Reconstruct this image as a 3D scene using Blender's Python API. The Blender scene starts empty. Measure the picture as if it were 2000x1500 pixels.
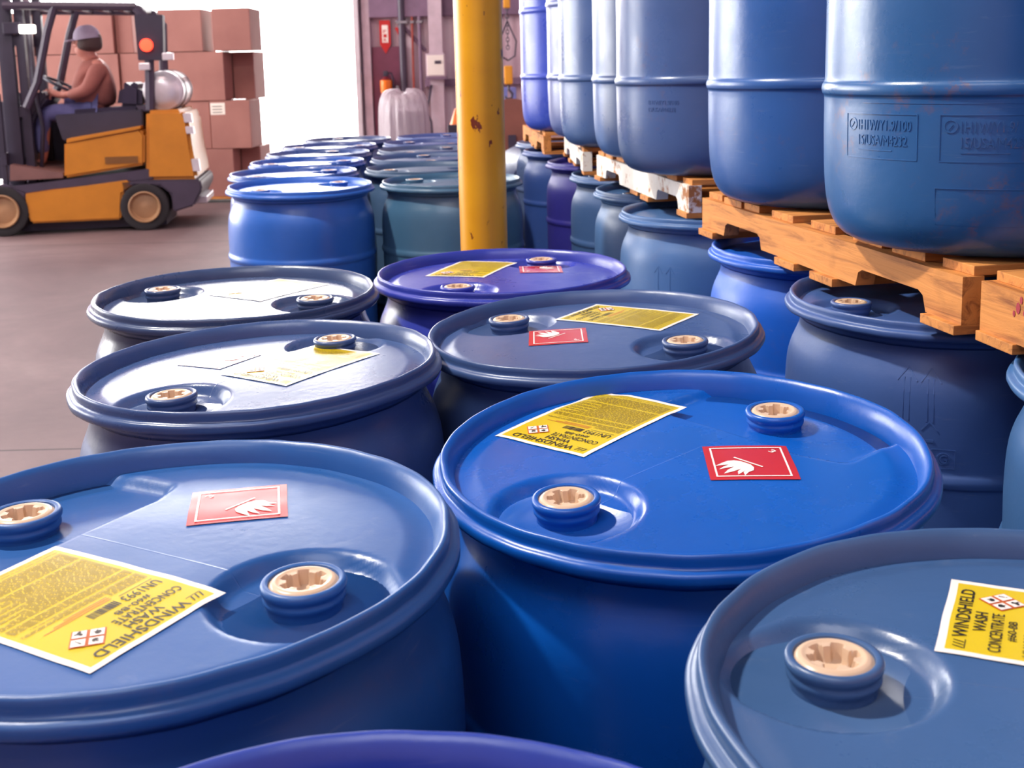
import bpy, bmesh, math, random
from mathutils import Vector, Matrix
random.seed(7)
PI = math.pi
R = math.radians
C = bpy.context.scene.collection
sc = bpy.context.scene

# ---------------------------------------------------------------- camera, world, lights, exposure
F = 2219.19
PITCH, ROLL, CAMZ, SX, SY = R(9.0), R(-1.35695), 1.32338, 8.934, -267.89
fw = Vector((0, math.cos(PITCH), -math.sin(PITCH)))
u0 = Vector((0, math.sin(PITCH), math.cos(PITCH)))
x0 = Vector((1, 0, 0))
rt = x0 * math.cos(ROLL) + u0 * math.sin(ROLL)
up = -x0 * math.sin(ROLL) + u0 * math.cos(ROLL)
cam = bpy.data.cameras.new('camera')
co = bpy.data.objects.new('camera', cam)
C.objects.link(co)
cam.sensor_width = 36
cam.lens = F / 2000 * 36
cam.shift_x = -SX / 2000
cam.shift_y = SY / 2000
cam.clip_start = 0.05
cam.clip_end = 200
co.matrix_world = Matrix(((rt.x, up.x, -fw.x, 0), (rt.y, up.y, -fw.y, 0), (rt.z, up.z, -fw.z, CAMZ), (0, 0, 0, 1)))
cam.dof.use_dof = True
cam.dof.focus_distance = 1.55
cam.dof.aperture_fstop = 11
sc.camera = co
sc.view_settings.view_transform = 'Standard'
sc.view_settings.look = 'None'
sc.view_settings.exposure = -0.12
sc.view_settings.gamma = 1.0
sc.view_settings.use_curve_mapping = False

w = bpy.data.worlds.new('daylight')
sc.world = w
w.use_nodes = True
bg = w.node_tree.nodes['Background']
bg.inputs[0].default_value = (1.0, 0.985, 0.97, 1)
bg.inputs[1].default_value = 17.0

def area(name, loc, target, size, power, col, sy=None, portal=False, spread=180):
    l = bpy.data.lights.new(name, 'AREA')
    l.energy = power
    l.color = col
    l.size = size
    if sy:
        l.shape = 'RECTANGLE'
        l.size_y = sy
    l.spread = R(spread)
    o = bpy.data.objects.new(name, l)
    C.objects.link(o)
    o.location = loc
    d = Vector(target) - Vector(loc)
    o.rotation_euler = d.to_track_quat('-Z', 'Y').to_euler()
    if portal:
        l.cycles.is_portal = True
    return o

area('door_portal', (-4.5, 14.9, 2.6), (-4.5, 0, 2.6), 5.0, 1, (1, 1, 1), 5.2, portal=True)
area('added_window_portal', (-9.1, 10.1, 2.6), (0, 10.1, 2.6), 8.2, 1, (1, 1, 1), 4.0, portal=True)  # lets daylight in by the side window added out of view
area('high_bay_lamp', (-3.3, 2.6, 5.8), (0.3, 1.8, 0.9), 0.3, 500, (1.0, 0.94, 0.86))
area('ceiling_fill_front', (-1.0, -1.5, 5.6), (-0.5, 3.5, 0), 3.0, 130, (0.92, 0.92, 1.0), 2.0)  # soft fill added above the camera, stands for no particular lamp
area('ceiling_lamps_yard', (-3.5, 7.5, 6.2), (-3.6, 10.5, 0.8), 2.5, 190, (1.0, 0.74, 0.66), 2.0)

# ---------------------------------------------------------------- material helpers
def mat_base(name):
    m = bpy.data.materials.new(name)
    m.use_nodes = True
    nt = m.node_tree
    return m, nt, nt.nodes['Principled BSDF']

def srgb(r, g, b):
    f = lambda c: (c / 255 / 12.92) if c / 255 <= 0.04045 else ((c / 255 + 0.055) / 1.055) ** 2.4
    return (f(r), f(g), f(b), 1)

def N(nt, t, **k):
    n = nt.nodes.new(t)
    for a, v in k.items():
        setattr(n, a, v)
    return n

def mathn(nt, op, a, b=None, c=None, clamp=False):
    n = N(nt, 'ShaderNodeMath', operation=op, use_clamp=clamp)
    for i, v in enumerate((a, b, c)):
        if v is None: continue
        if isinstance(v, (int, float)): n.inputs[i].default_value = v
        else: nt.links.new(v, n.inputs[i])
    return n.outputs[0]

def coords(nt, scale=(1, 1, 1), rand=True):
    tc = N(nt, 'ShaderNodeTexCoord')
    mp = N(nt, 'ShaderNodeMapping')
    mp.inputs['Scale'].default_value = scale
    nt.links.new(tc.outputs['Object'], mp.inputs[0])
    if rand:
        oi = N(nt, 'ShaderNodeObjectInfo')
        cx = N(nt, 'ShaderNodeCombineXYZ')
        for i in range(3):
            nt.links.new(mathn(nt, 'MULTIPLY', oi.outputs['Random'], 37.0 + 11 * i), cx.inputs[i])
        nt.links.new(cx.outputs[0], mp.inputs['Location'])
    return mp.outputs[0]

def noise(nt, vec, scale, detail=4, rough=0.55, dist=0.0):
    n = N(nt, 'ShaderNodeTexNoise')
    n.inputs['Scale'].default_value = scale
    n.inputs['Detail'].default_value = detail
    n.inputs['Roughness'].default_value = rough
    n.inputs['Distortion'].default_value = dist
    nt.links.new(vec, n.inputs['Vector'])
    return n.outputs['Fac']

def ramp(nt, fac, stops):
    n = N(nt, 'ShaderNodeValToRGB')
    el = n.color_ramp.elements
    while len(el) < len(stops): el.new(0.5)
    for e, (p, c) in zip(el, stops):
        e.position = p
        e.color = c if len(c) == 4 else (*c, 1)
    nt.links.new(fac, n.inputs[0])
    return n.outputs[0]

def mixc(nt, fac, a, b, mode='MIX'):
    n = N(nt, 'ShaderNodeMix', data_type='RGBA', blend_type=mode)
    for s, v in ((n.inputs[0], fac), (n.inputs[6], a), (n.inputs[7], b)):
        if isinstance(v, (int, float)): s.default_value = v
        elif isinstance(v, tuple): s.default_value = v
        else: nt.links.new(v, s)
    return n.outputs[2]

def bump(nt, bs, h, strength=0.2, dist=0.002):
    b = N(nt, 'ShaderNodeBump')
    b.inputs['Strength'].default_value = strength
    b.inputs['Distance'].default_value = dist
    nt.links.new(h, b.inputs['Height'])
    nt.links.new(b.outputs[0], bs.inputs['Normal'])

def simple(name, col, rough=0.5, metal=0.0, var=0.12, scale=6, bmp=0.0, spec=0.5):
    m, nt, bs = mat_base(name)
    v = coords(nt)
    n = noise(nt, v, scale)
    k = lambda s: tuple(min(1, c * s) for c in col[:3])
    nt.links.new(ramp(nt, n, [(0.3, k(1 - var)), (0.7, k(1 + var))]), bs.inputs['Base Color'])
    bs.inputs['Roughness'].default_value = rough
    bs.inputs['Metallic'].default_value = metal
    bs.inputs['Specular IOR Level'].default_value = spec
    if bmp:
        bump(nt, bs, noise(nt, v, scale * 12), bmp)
    return m

def plastic(name, col, rough=0.34, dirt=0.0, scuff=0.25, lid=False):
    m, nt, bs = mat_base(name)
    v = coords(nt)
    big = noise(nt, v, 3.2, 5)
    k = lambda s: tuple(min(1, c * s) for c in col[:3]) + (1,)
    base = ramp(nt, big, [(0.3, k(0.88)), (0.72, k(1.1))])
    # light scuffs: stretched fine scratches
    vs = coords(nt, (1.5, 1.5, 14))
    sc_ = noise(nt, vs, 9, 8, 0.7, 0.6)
    smask = mathn(nt, 'MULTIPLY', ramp(nt, sc_, [(0.60, (0, 0, 0)), (0.74, (1, 1, 1))]), scuff)
    grey = tuple(c * 0.6 + 0.22 for c in col[:3]) + (1,)
    base = mixc(nt, smask, base, grey)
    if dirt:
        d1 = noise(nt, v, 5.5, 9, 0.72, 0.2)
        d2 = noise(nt, v, 38, 6, 0.7)
        dm = mathn(nt, 'MULTIPLY', ramp(nt, d1, [(0.55, (0, 0, 0)), (0.66, (1, 1, 1))]),
                   ramp(nt, d2, [(0.48, (0, 0, 0)), (0.60, (1, 1, 1))]))
        base = mixc(nt, mathn(nt, 'MULTIPLY', dm, dirt * .75), base, srgb(128, 88, 72))
    nt.links.new(base, bs.inputs['Base Color'])
    rr = N(nt, 'ShaderNodeMapRange')
    nt.links.new(noise(nt, v, 7, 6, 0.65), rr.inputs[0])
    rr.inputs[1].default_value = 0.3; rr.inputs[2].default_value = 0.7
    rr.inputs[3].default_value = rough - 0.07; rr.inputs[4].default_value = rough + 0.10
    nt.links.new(rr.outputs[0], bs.inputs['Roughness'])
    bs.inputs['Specular IOR Level'].default_value = 0.55
    h = mathn(nt, 'ADD', noise(nt, v, 90, 3), mathn(nt, 'MULTIPLY', noise(nt, v, 9, 3), 2.2))
    if lid:   # the moulded parting line that runs from bung to bung
        tc = N(nt, 'ShaderNodeTexCoord')
        sx = N(nt, 'ShaderNodeSeparateXYZ')
        nt.links.new(tc.outputs['Object'], sx.inputs[0])
        ln = mathn(nt, 'SUBTRACT', 1.0, mathn(nt, 'MULTIPLY', mathn(nt, 'ABSOLUTE', sx.outputs[1]), 900, None, True), None, True)
        inx = mathn(nt, 'LESS_THAN', mathn(nt, 'ABSOLUTE', sx.outputs[0]), 0.15)
        h = mathn(nt, 'ADD', h, mathn(nt, 'MULTIPLY', mathn(nt, 'MULTIPLY', ln, inx), 2.5))
    bump(nt, bs, h, 0.16, 0.0012)
    return m

def wood(name, c1, c2, axis=0):
    m, nt, bs = mat_base(name)
    s = [26, 26, 26]; s[axis] = 2.0
    v = coords(nt, tuple(s))
    n = noise(nt, v, 1.6, 8, 0.65, 0.9)
    v2 = coords(nt)
    n2 = noise(nt, v2, 9, 4)
    b = ramp(nt, n, [(0.32, c1), (0.5, c2), (0.72, tuple(min(1, c * 1.15) for c in c2[:3]))])
    b = mixc(nt, mathn(nt, 'MULTIPLY', ramp(nt, n2, [(0.55, (0, 0, 0)), (0.75, (1, 1, 1))]), 0.35), b, tuple(c * 0.35 for c in c1[:3]) + (1,))
    nt.links.new(b, bs.inputs['Base Color'])
    bs.inputs['Roughness'].default_value = 0.75
    bump(nt, bs, n, 0.5, 0.004)
    return m

def emis(name, col, s):
    m, nt, bs = mat_base(name)
    bs.inputs['Base Color'].default_value = col
    bs.inputs['Emission Color'].default_value = col
    bs.inputs['Emission Strength'].default_value = s
    return m

M = {}
M['black'] = simple('black_plastic', srgb(50, 44, 62), 0.5)
M['dark'] = simple('dark_painted_steel', srgb(66, 56, 74), 0.45)
M['rubber'] = simple('tyre_rubber', srgb(38, 34, 38), 0.8)
M['steel'] = simple('dull_steel', srgb(150, 145, 150), 0.35, 0.8)
M['chrome'] = simple('bright_metal', srgb(215, 210, 215), 0.28, 0.3)
M['cream'] = simple('cream_plastic', srgb(214, 184, 154), 0.3, var=0.04, bmp=0.05)
M['wood'] = wood('pine_wood', srgb(140, 80, 34), srgb(206, 134, 64), 1)
M['wood_x'] = wood('pine_wood_across', srgb(140, 80, 34), srgb(206, 134, 64), 0)
M['wood_white'] = None
M['sticker_white'] = simple('sticker_white', srgb(240, 232, 222), 0.35, var=0.03)
M['sticker_yellow'] = simple('sticker_yellow', srgb(212, 184, 14), 0.30, var=0.04)
M['sticker_red'] = simple('sticker_red', srgb(190, 40, 38), 0.22, var=0.05)
M['ink'] = simple('black_ink', srgb(38, 32, 20), 0.4, var=0.02)
M['ink_soft'] = simple('olive_ink', srgb(138, 116, 14), 0.4, var=0.02)
M['ink_red'] = simple('orange_ink', srgb(205, 92, 30), 0.4, var=0.02)

# ---------------------------------------------------------------- mesh helpers
def at(u, v, y):
    d = rt * ((u - 1000 - SX) / F) + up * ((750 + SY - v) / F) + fw
    return Vector((0, 0, CAMZ)) + d * (y / d.y)

def tag(o, label=None, cat=None, group=None, kind=None):
    if label: o['label'] = label
    if cat: o['category'] = cat
    if group: o['group'] = group
    if kind: o['kind'] = kind
    return o

def empty(name, loc=(0, 0, 0), rz=0):
    o = bpy.data.objects.new(name, None)
    C.objects.link(o)
    o.location = loc
    o.rotation_euler = (0, 0, rz)
    o.empty_display_size = 0.1
    return o

def link_mesh(name, me, mats, parent=None, smooth=False, auto=None):
    o = bpy.data.objects.new(name, me)
    C.objects.link(o)
    for m in (mats if isinstance(mats, (list, tuple)) else [mats]):
        me.materials.append(m)
    if smooth:
        me.polygons.foreach_set('use_smooth', [True] * len(me.polygons))
    if auto:
        me.polygons.foreach_set('use_smooth', [True] * len(me.polygons))
        me.set_sharp_from_angle(angle=R(auto))
    if parent: o.parent = parent
    return o

class MB:
    def __init__(s):
        s.v = []; s.f = []; s.m = []
    def add(s, vs, fs, mi=0, T=None):
        b = len(s.v)
        s.v += [tuple(T @ Vector(p)) if T else tuple(p) for p in vs]
        s.f += [[b + i for i in f] for f in fs]
        s.m += [mi] * len(fs)
        return s
    def box(s, a, b, mi=0, T=None, bev=0.0):
        x0, y0, z0 = a; x1, y1, z1 = b
        bm = bmesh.new()
        bmesh.ops.create_cube(bm, size=1)
        for v in bm.verts:
            v.co = Vector(((x0 + x1) / 2 + v.co.x * (x1 - x0), (y0 + y1) / 2 + v.co.y * (y1 - y0), (z0 + z1) / 2 + v.co.z * (z1 - z0)))
        if bev:
            bmesh.ops.bevel(bm, geom=bm.edges[:], offset=bev, segments=2, profile=0.6, affect='EDGES')
        bm.verts.index_update()
        s.add([v.co[:] for v in bm.verts], [[v.index for v in f.verts] for f in bm.faces], mi, T)
        bm.free()
        return s
    def prism(s, poly, y0, y1, mi=0, T=None):      # poly in x,z extruded along y
        n = len(poly)
        vs = [(x, y0, z) for x, z in poly] + [(x, y1, z) for x, z in poly]
        fs = [list(range(n)), list(range(2 * n - 1, n - 1, -1))]
        fs += [[i, i + n, (i + 1) % n + n, (i + 1) % n] for i in range(n)]
        return s.add(vs, fs, mi, T)
    def lathe(s, prof, n=48, mi=0, T=None, closed=False, caps=True):
        vs = []; fs = []
        k = len(prof)
        for r, z in prof:
            for i in range(n):
                a = 2 * PI * i / n
                vs.append((r * math.cos(a), r * math.sin(a), z))
        for j in range(k - 1 + (1 if closed else 0)):
            j2 = (j + 1) % k
            for i in range(n):
                i2 = (i + 1) % n
                fs.append([j * n + i, j * n + i2, j2 * n + i2, j2 * n + i])
        if caps and not closed:
            if prof[0][0] > 1e-6: fs.append(list(range(n))[::-1])
            if prof[-1][0] > 1e-6: fs.append([(k - 1) * n + i for i in range(n)])
        return s.add(vs, fs, mi, T)
    def tube(s, pts, r, n=10, mi=0, T=None):
        pts = [Vector(p) for p in pts]
        rs = r if isinstance(r, (list, tuple)) else [r] * len(pts)
        vs = []; fs = []
        prev = None
        for i, p in enumerate(pts):
            t = (pts[min(i + 1, len(pts) - 1)] - pts[max(i - 1, 0)]).normalized()
            if prev is None:
                a = t.orthogonal().normalized()
            else:
                a = (prev - t * prev.dot(t)).normalized()
            prev = a
            b = t.cross(a)
            for k in range(n):
                th = 2 * PI * k / n
                vs.append(tuple(p + (a * math.cos(th) + b * math.sin(th)) * rs[i]))
        for i in range(len(pts) - 1):
            for k in range(n):
                k2 = (k + 1) % n
                fs.append([i * n + k, i * n + k2, (i + 1) * n + k2, (i + 1) * n + k])
        fs.append(list(range(n))[::-1]); fs.append([(len(pts) - 1) * n + k for k in range(n)])
        return s.add(vs, fs, mi, T)
    def build(s, name, mats, parent=None, smooth=False, auto=None):
        me = bpy.data.meshes.new(name)
        me.from_pydata(s.v, [], s.f)
        bm = bmesh.new(); bm.from_mesh(me)
        bmesh.ops.recalc_face_normals(bm, faces=bm.faces[:])
        bm.to_mesh(me); bm.free()
        me.polygons.foreach_set('material_index', s.m)
        return link_mesh(name, me, mats, parent, smooth, auto)

def TR(loc=(0, 0, 0), rx=0, ry=0, rz=0, s=1):
    return Matrix.Translation(loc) @ Matrix.Rotation(rz, 4, 'Z') @ Matrix.Rotation(ry, 4, 'Y') @ Matrix.Rotation(rx, 4, 'X') @ Matrix.Scale(s, 4)

def cyl_to(mb, a, b, r, n=16, mi=0):
    return mb.tube([a, b], r, n, mi)

_tc = {}
def text2d(s, bold=0.0):
    key = (s, bold)
    if key in _tc: return _tc[key]
    cu = bpy.data.curves.new('t', 'FONT')
    cu.body = s; cu.size = 1.0; cu.offset = bold; cu.resolution_u = 3
    o = bpy.data.objects.new('t', cu)
    C.objects.link(o)
    dg = bpy.context.evaluated_depsgraph_get()
    dg.update()
    me = bpy.data.meshes.new_from_object(o.evaluated_get(dg))
    vs = [(v.co.x, v.co.y) for v in me.vertices]
    fs = [list(p.vertices) for p in me.polygons]
    bpy.data.objects.remove(o); bpy.data.meshes.remove(me)
    x0_ = min(v[0] for v in vs); x1_ = max(v[0] for v in vs)
    y0_ = min(v[1] for v in vs); y1_ = max(v[1] for v in vs)
    vs = [((x - x0_) / (x1_ - x0_), (y - y0_) / (y1_ - y0_)) for x, y in vs]
    _tc[key] = (vs, fs)
    return _tc[key]

# ---------------------------------------------------------------- the shell of the warehouse
def struct(name, mb, m, **k):
    return tag(mb.build(name, m, **k), kind='structure')

m, nt, bs = mat_base('concrete_floor')
v = coords(nt, rand=False)
n1 = noise(nt, v, 0.7, 8, 0.62, 0.5)
n2 = noise(nt, v, 14, 8, 0.7)
b = ramp(nt, n1, [(0.3, srgb(82, 64, 66)), (0.55, srgb(116, 94, 94)), (0.75, srgb(142, 120, 118))])
b = mixc(nt, mathn(nt, 'MULTIPLY', n2, 0.55), b, srgb(92, 72, 78))
tc = N(nt, 'ShaderNodeTexCoord'); sx = N(nt, 'ShaderNodeSeparateXYZ'); nt.links.new(tc.outputs['Object'], sx.inputs[0])
jd = mathn(nt, 'ABSOLUTE', mathn(nt, 'SUBTRACT', mathn(nt, 'MODULO', mathn(nt, 'ADD', sx.outputs[1], 20.0 - 3.94 + 3.0), 6.0), 3.0 + (20 % 6) - 6 + 0.0))
jm = mathn(nt, 'LESS_THAN', mathn(nt, 'ABSOLUTE', mathn(nt, 'SUBTRACT', sx.outputs[1], 3.94)), 0.006)
jm2 = mathn(nt, 'LESS_THAN', mathn(nt, 'ABSOLUTE', mathn(nt, 'SUBTRACT', sx.outputs[1], 9.0)), 0.006)
jj = mathn(nt, 'MAXIMUM', jm, jm2)
b = mixc(nt, jj, b, srgb(40, 30, 32))
nt.links.new(b, bs.inputs['Base Color'])
bs.inputs['Roughness'].default_value = 0.62
bump(nt, bs, n2, 0.3, 0.004)
M['floor'] = m

M['outside'] = simple('outside_paving', srgb(215, 212, 208), 0.8)
# wall cladding: pale lilac, ribbed
m, nt, bs = mat_base('ribbed_wall_panel')
tc = N(nt, 'ShaderNodeTexCoord'); sx = N(nt, 'ShaderNodeSeparateXYZ'); nt.links.new(tc.outputs['Object'], sx.inputs[0])
wv = mathn(nt, 'SINE', mathn(nt, 'MULTIPLY', mathn(nt, 'ADD', sx.outputs[0], sx.outputs[1]), 40))
v = coords(nt, rand=False)
nt.links.new(ramp(nt, noise(nt, v, 1.2, 5), [(0.3, srgb(186, 158, 172)), (0.7, srgb(214, 190, 198))]), bs.inputs['Base Color'])
bs.inputs['Roughness'].default_value = 0.6
bump(nt, bs, wv, 0.6, 0.012)
M['wall'] = m
M['ceiling'] = simple('ceiling_deck', srgb(110, 104, 122), 0.7)
M['girt'] = simple('lilac_steel', srgb(120, 94, 118), 0.5)
M['frame'] = simple('pale_steel', srgb(196, 176, 186), 0.45)

struct('floor', MB().box((-9.2, -4.2, -0.2), (3.8, 15.0, 0)), M['floor'])
struct('ground', MB().box((-16, 15.0, -0.2), (8, 32, -0.02)), M['outside'])
WY0, WY1 = 6.0, 14.2
DX0, DX1, DZ = -7.0, -2.0, 4.5
wb = MB().box((DX1, 14.8, 0), (3.8, 15.0, 6.6)).box((-9.2, 14.8, 0), (DX0, 15.0, 6.6)).box((DX0, 14.8, DZ), (DX1, 15.0, 6.6))
struct('wall_back', wb, M['wall'])
struct('wall_right', MB().box((3.6, -4.0, 0), (3.8, 14.8, 6.6)), M['wall'])
struct('wall_left', MB().box((-9.2, -4.0, 0), (-9.0, WY0, 6.6)).box((-9.2, WY1, 0), (-9.0, 14.8, 6.6)).box((-9.2, WY0, 0), (-9.0, WY1, 0.6)).box((-9.2, WY0, 4.6), (-9.0, WY1, 6.6)), M['wall'])  # opening left for the added window
fr_ = MB()
for k in range(5):
    yy = WY0 + (WY1 - WY0) * k / 4
    fr_.box((-9.14, yy - .03, .6), (-9.06, yy + .03, 4.6))
fr_.box((-9.14, WY0, .6), (-9.06, WY1, .66)).box((-9.14, WY0, 4.54), (-9.06, WY1, 4.6)).box((-9.14, WY0, 2.57), (-9.06, WY1, 2.63))
struct('added_window_1', fr_, M['girt'])  # unseen window, added for the white edge highlights on the upper drums
struct('wall_front', MB().box((-9.2, -4.2, 0), (3.8, -4.0, 6.6)), M['wall'])
struct('ceiling', MB().box((-9.2, -4.2, 6.6), (3.8, 15.0, 6.8)), M['ceiling'])
# door jamb, girts and braces of the back wall
struct('trim_1', MB().box((-2.0, 14.62, 0), (-1.93, 14.8, DZ), bev=0.01), M['chrome'])
struct('trim_2', MB().box((-1.9, 14.70, 0), (-1.80, 14.8, DZ), bev=0.01), M['frame'])
struct('trim_3', MB().box((-1.8, 14.66, 1.98), (3.6, 14.8, 2.3), bev=0.01), M['girt'])
struct('trim_4', MB().box((-1.12, 14.66, 1.10), (3.6, 14.8, 1.19), bev=0.01), M['girt'])
br = MB(); br.tube([(-1.45, 14.72, 1.95), (-1.1, 14.72, 1.55)], 0.025, 8)
struct('trim_5', br, M['girt'])
struct('trim_6', MB().box((-1.12, 14.66, 2.3), (3.6, 14.8, 2.36)), M['frame'])

# ---------------------------------------------------------------- the plastic drum
TOP = 0.88
def sstep(a, b, x):
    t = max(0, min(1, (x - a) / (b - a)))
    return t * t * (3 - 2 * t)

BR = 0.183      # bungs sit this far from the centre
def lid_h(x, y, kind, flat=False):
    r = math.hypot(x, y)
    h = -0.0215 + 0.0050 * (1 - sstep(0.05, 0.262, r) * 0.9)
    h -= 0.004 * sstep(0.236, 0.262, r)
    # round pocket
    def pocket_a(px):
        d = math.hypot(x - px, y)
        return 1 - sstep(0.070, 0.088, d)
    def pocket_b(sgn):
        xx = x * sgn
        e = 0.098 + 0.35 * max(0, abs(y) - 0.10)
        return sstep(e, e + 0.016, xx) * (1 - sstep(0.135, 0.155, abs(y))) * 0.75
    a = pocket_a(BR)
    b = pocket_b(-1) if kind == 1 else pocket_a(-BR)
    if flat: return h - 0.0012 * max(a, b)
    return h - 0.016 * max(a, b)

def lid_mesh(kind):
    na, nr = 240, 84
    vs = [(0, 0, TOP + lid_h(0, 0, kind))]; fs = []
    for j in range(1, nr + 1):
        r = 0.268 * j / nr
        for i in range(na):
            a = 2 * PI * i / na
            x, y = r * math.cos(a), r * math.sin(a)
            vs.append((x, y, TOP + lid_h(x, y, kind)))
    for i in range(na):
        fs.append([0, 1 + i, 1 + (i + 1) % na])
    for j in range(nr - 1):
        for i in range(na):
            a_, b_ = 1 + j * na + i, 1 + j * na + (i + 1) % na
            fs.append([a_, a_ + na, b_ + na, b_])
    me = bpy.data.meshes.new('lid')
    me.from_pydata(vs, [], fs)
    me.polygons.foreach_set('use_smooth', [True] * len(me.polygons))
    return me

def interp(prof, sub=3):
    # Catmull-Rom smoothing of a profile
    out = []
    for i in range(len(prof) - 1):
        p = [prof[max(0, i - 1)], prof[i], prof[i + 1], prof[min(len(prof) - 1, i + 2)]]
        for k in range(sub):
            t = k / sub
            q = []
            for c in (0, 1):
                a, b_, c_, d = p[0][c], p[1][c], p[2][c], p[3][c]
                q.append(0.5 * ((2 * b_) + (-a + c_) * t + (2 * a - 5 * b_ + 4 * c_ - d) * t * t + (-a + 3 * b_ - 3 * c_ + d) * t ** 3))
            out.append(tuple(q))
    out.append(prof[-1])
    return out

BODY = [(0.2655, 0.846), (0.2625, 0.832), (0.264, 0.815), (0.2715, 0.796), (0.280, 0.776), (0.286, 0.752), (0.2888, 0.72), (0.2898, 0.68), (0.2892, 0.634),
        (0.2895, 0.620), (0.2925, 0.613), (0.2945, 0.604), (0.2925, 0.595), (0.2892, 0.588), (0.2885, 0.56), (0.288, 0.44), (0.2885, 0.32),
        (0.2892, 0.292), (0.2925, 0.285), (0.2945, 0.276), (0.2925, 0.267), (0.2895, 0.26), (0.289, 0.20), (0.2868, 0.12), (0.281, 0.068),
        (0.270, 0.036), (0.252, 0.014), (0.225, 0.003), (0.20, 0.0)]
RIM = [(0.2640, -0.048), (0.2655, -0.034), (0.2685, -0.016), (0.2735, -0.006), (0.2775, -0.0012), (0.2800, -0.0002), (0.2822, -0.0010), (0.2835, -0.0035), (0.2838, -0.0080),
       (0.2836, -0.0125), (0.2842, -0.0150), (0.2885, -0.0160), (0.2918, -0.0175), (0.2930, -0.0205), (0.2930, -0.0260), (0.2915, -0.0290), (0.2870, -0.0305),
       (0.2780, -0.0325), (0.2690, -0.0365), (0.2655, -0.0430)]

def mesh_only(o):
    me = o.data
    bpy.data.objects.remove(o)
    me.materials.clear()
    me.materials.append(None)
    return me

body_me = mesh_only(MB().lathe(interp(BODY, 3), 120).build('body', M['dark'], smooth=True))
mbr = MB().lathe([(r, TOP + z) for r, z in RIM], 160, closed=True)
rnd = random.Random(3)
# little nicks and burrs along the rim's edge
vv = []
for (x, y, z) in mbr.v:
    a = math.atan2(y, x); r = math.hypot(x, y)
    k = 0.0008 * math.sin(7 * a + 1) + 0.0006 * math.sin(19 * a) * math.sin(3 * a)
    vv.append((x * (1 + k / r), y * (1 + k / r), z + 0.0004 * math.sin(5 * a + 0.7) + 0.0002 * math.sin(31 * a)))
mbr.v = vv
rim_me = mesh_only(mbr.build('rim', M['dark'], smooth=True))
lid_mes = {1: lid_mesh(1), 2: lid_mesh(2)}
for me in lid_mes.values(): me.materials.append(None)

# bung collar (drum colour) and cream plug with lobed wrench recess; local z=0 is the collar's top
COLL = [(0.0300, -0.004), (0.0310, 0.0), (0.0335, 0.0012), (0.0365, 0.0002), (0.0378, -0.0030), (0.0372, -0.0065), (0.0352, -0.0085),
        (0.0350, -0.0105), (0.0362, -0.0125), (0.0360, -0.0155), (0.0340, -0.0180), (0.0332, -0.0220), (0.0330, -0.0400), (0.0290, -0.0400), (0.0292, -0.004)]
collar_me = mesh_only(MB().lathe(COLL, 64, closed=True).build('bung_collar', M['dark'], auto=50))
def plug_mesh(tall=0.0):
    na, nr = 96, 30
    vs = []; fs = []
    def h(r, a):
        lob = 0.5 + 0.5 * math.cos(6 * a)
        edge = 0.0135 + 0.0060 * sstep(0.25, 0.7, lob)
        z = -0.0125 * (1 - sstep(edge - 0.0012, edge + 0.0016, r))
        z -= 0.0022 * sstep(0.0275, 0.0300, r)
        z += 0.0010 * math.exp(-((r - 0.0245) / 0.0022) ** 2)
        return z
    vs.append((0, 0, -0.0125))
    for j in range(1, nr + 1):
        r = 0.0302 * j / nr
        for i in range(na):
            a = 2 * PI * i / na
            vs.append((r * math.cos(a), r * math.sin(a), h(r, a)))
    for i in range(na): fs.append([0, 1 + i, 1 + (i + 1) % na])
    for j in range(nr - 1):
        for i in range(na):
            a_, b_ = 1 + j * na + i, 1 + j * na + (i + 1) % na
            fs.append([a_, a_ + na, b_ + na, b_])
    base = len(vs); last = 1 + (nr - 1) * na
    for i in range(na):
        x, y, _ = vs[last + i]
        vs.append((x, y, -0.020))
    for i in range(na):
        fs.append([last + i, base + i, base + (i + 1) % na, last + (i + 1) % na])
    me = bpy.data.meshes.new('bung_plug')
    me.from_pydata(vs, [], fs)
    me.polygons.foreach_set('use_smooth', [True] * len(me.polygons))
    me.set_sharp_from_angle(angle=R(55))
    me.materials.append(M['cream'])
    return me
plug_me = plug_mesh()

def obj_me(name, me, parent, m=None, loc=(0, 0, 0), rz=0):
    o = bpy.data.objects.new(name, me)
    C.objects.link(o)
    o.parent = parent
    o.location = loc
    o.rotation_euler = (0, 0, rz)
    if m:
        for sl in o.material_slots:
            sl.link = 'OBJECT'; sl.material = m
    return o

PC = {}
def pl(col, dirt=0.0, rough=0.34, scuff=0.2):
    key = (col, dirt, rough)
    if key not in PC:
        PC[key] = (plastic('drum_plastic', srgb(*col), rough, dirt, scuff), plastic('drum_lid_plastic', srgb(*col), rough - 0.04, dirt * 0.5, scuff, True))
    return PC[key]

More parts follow.
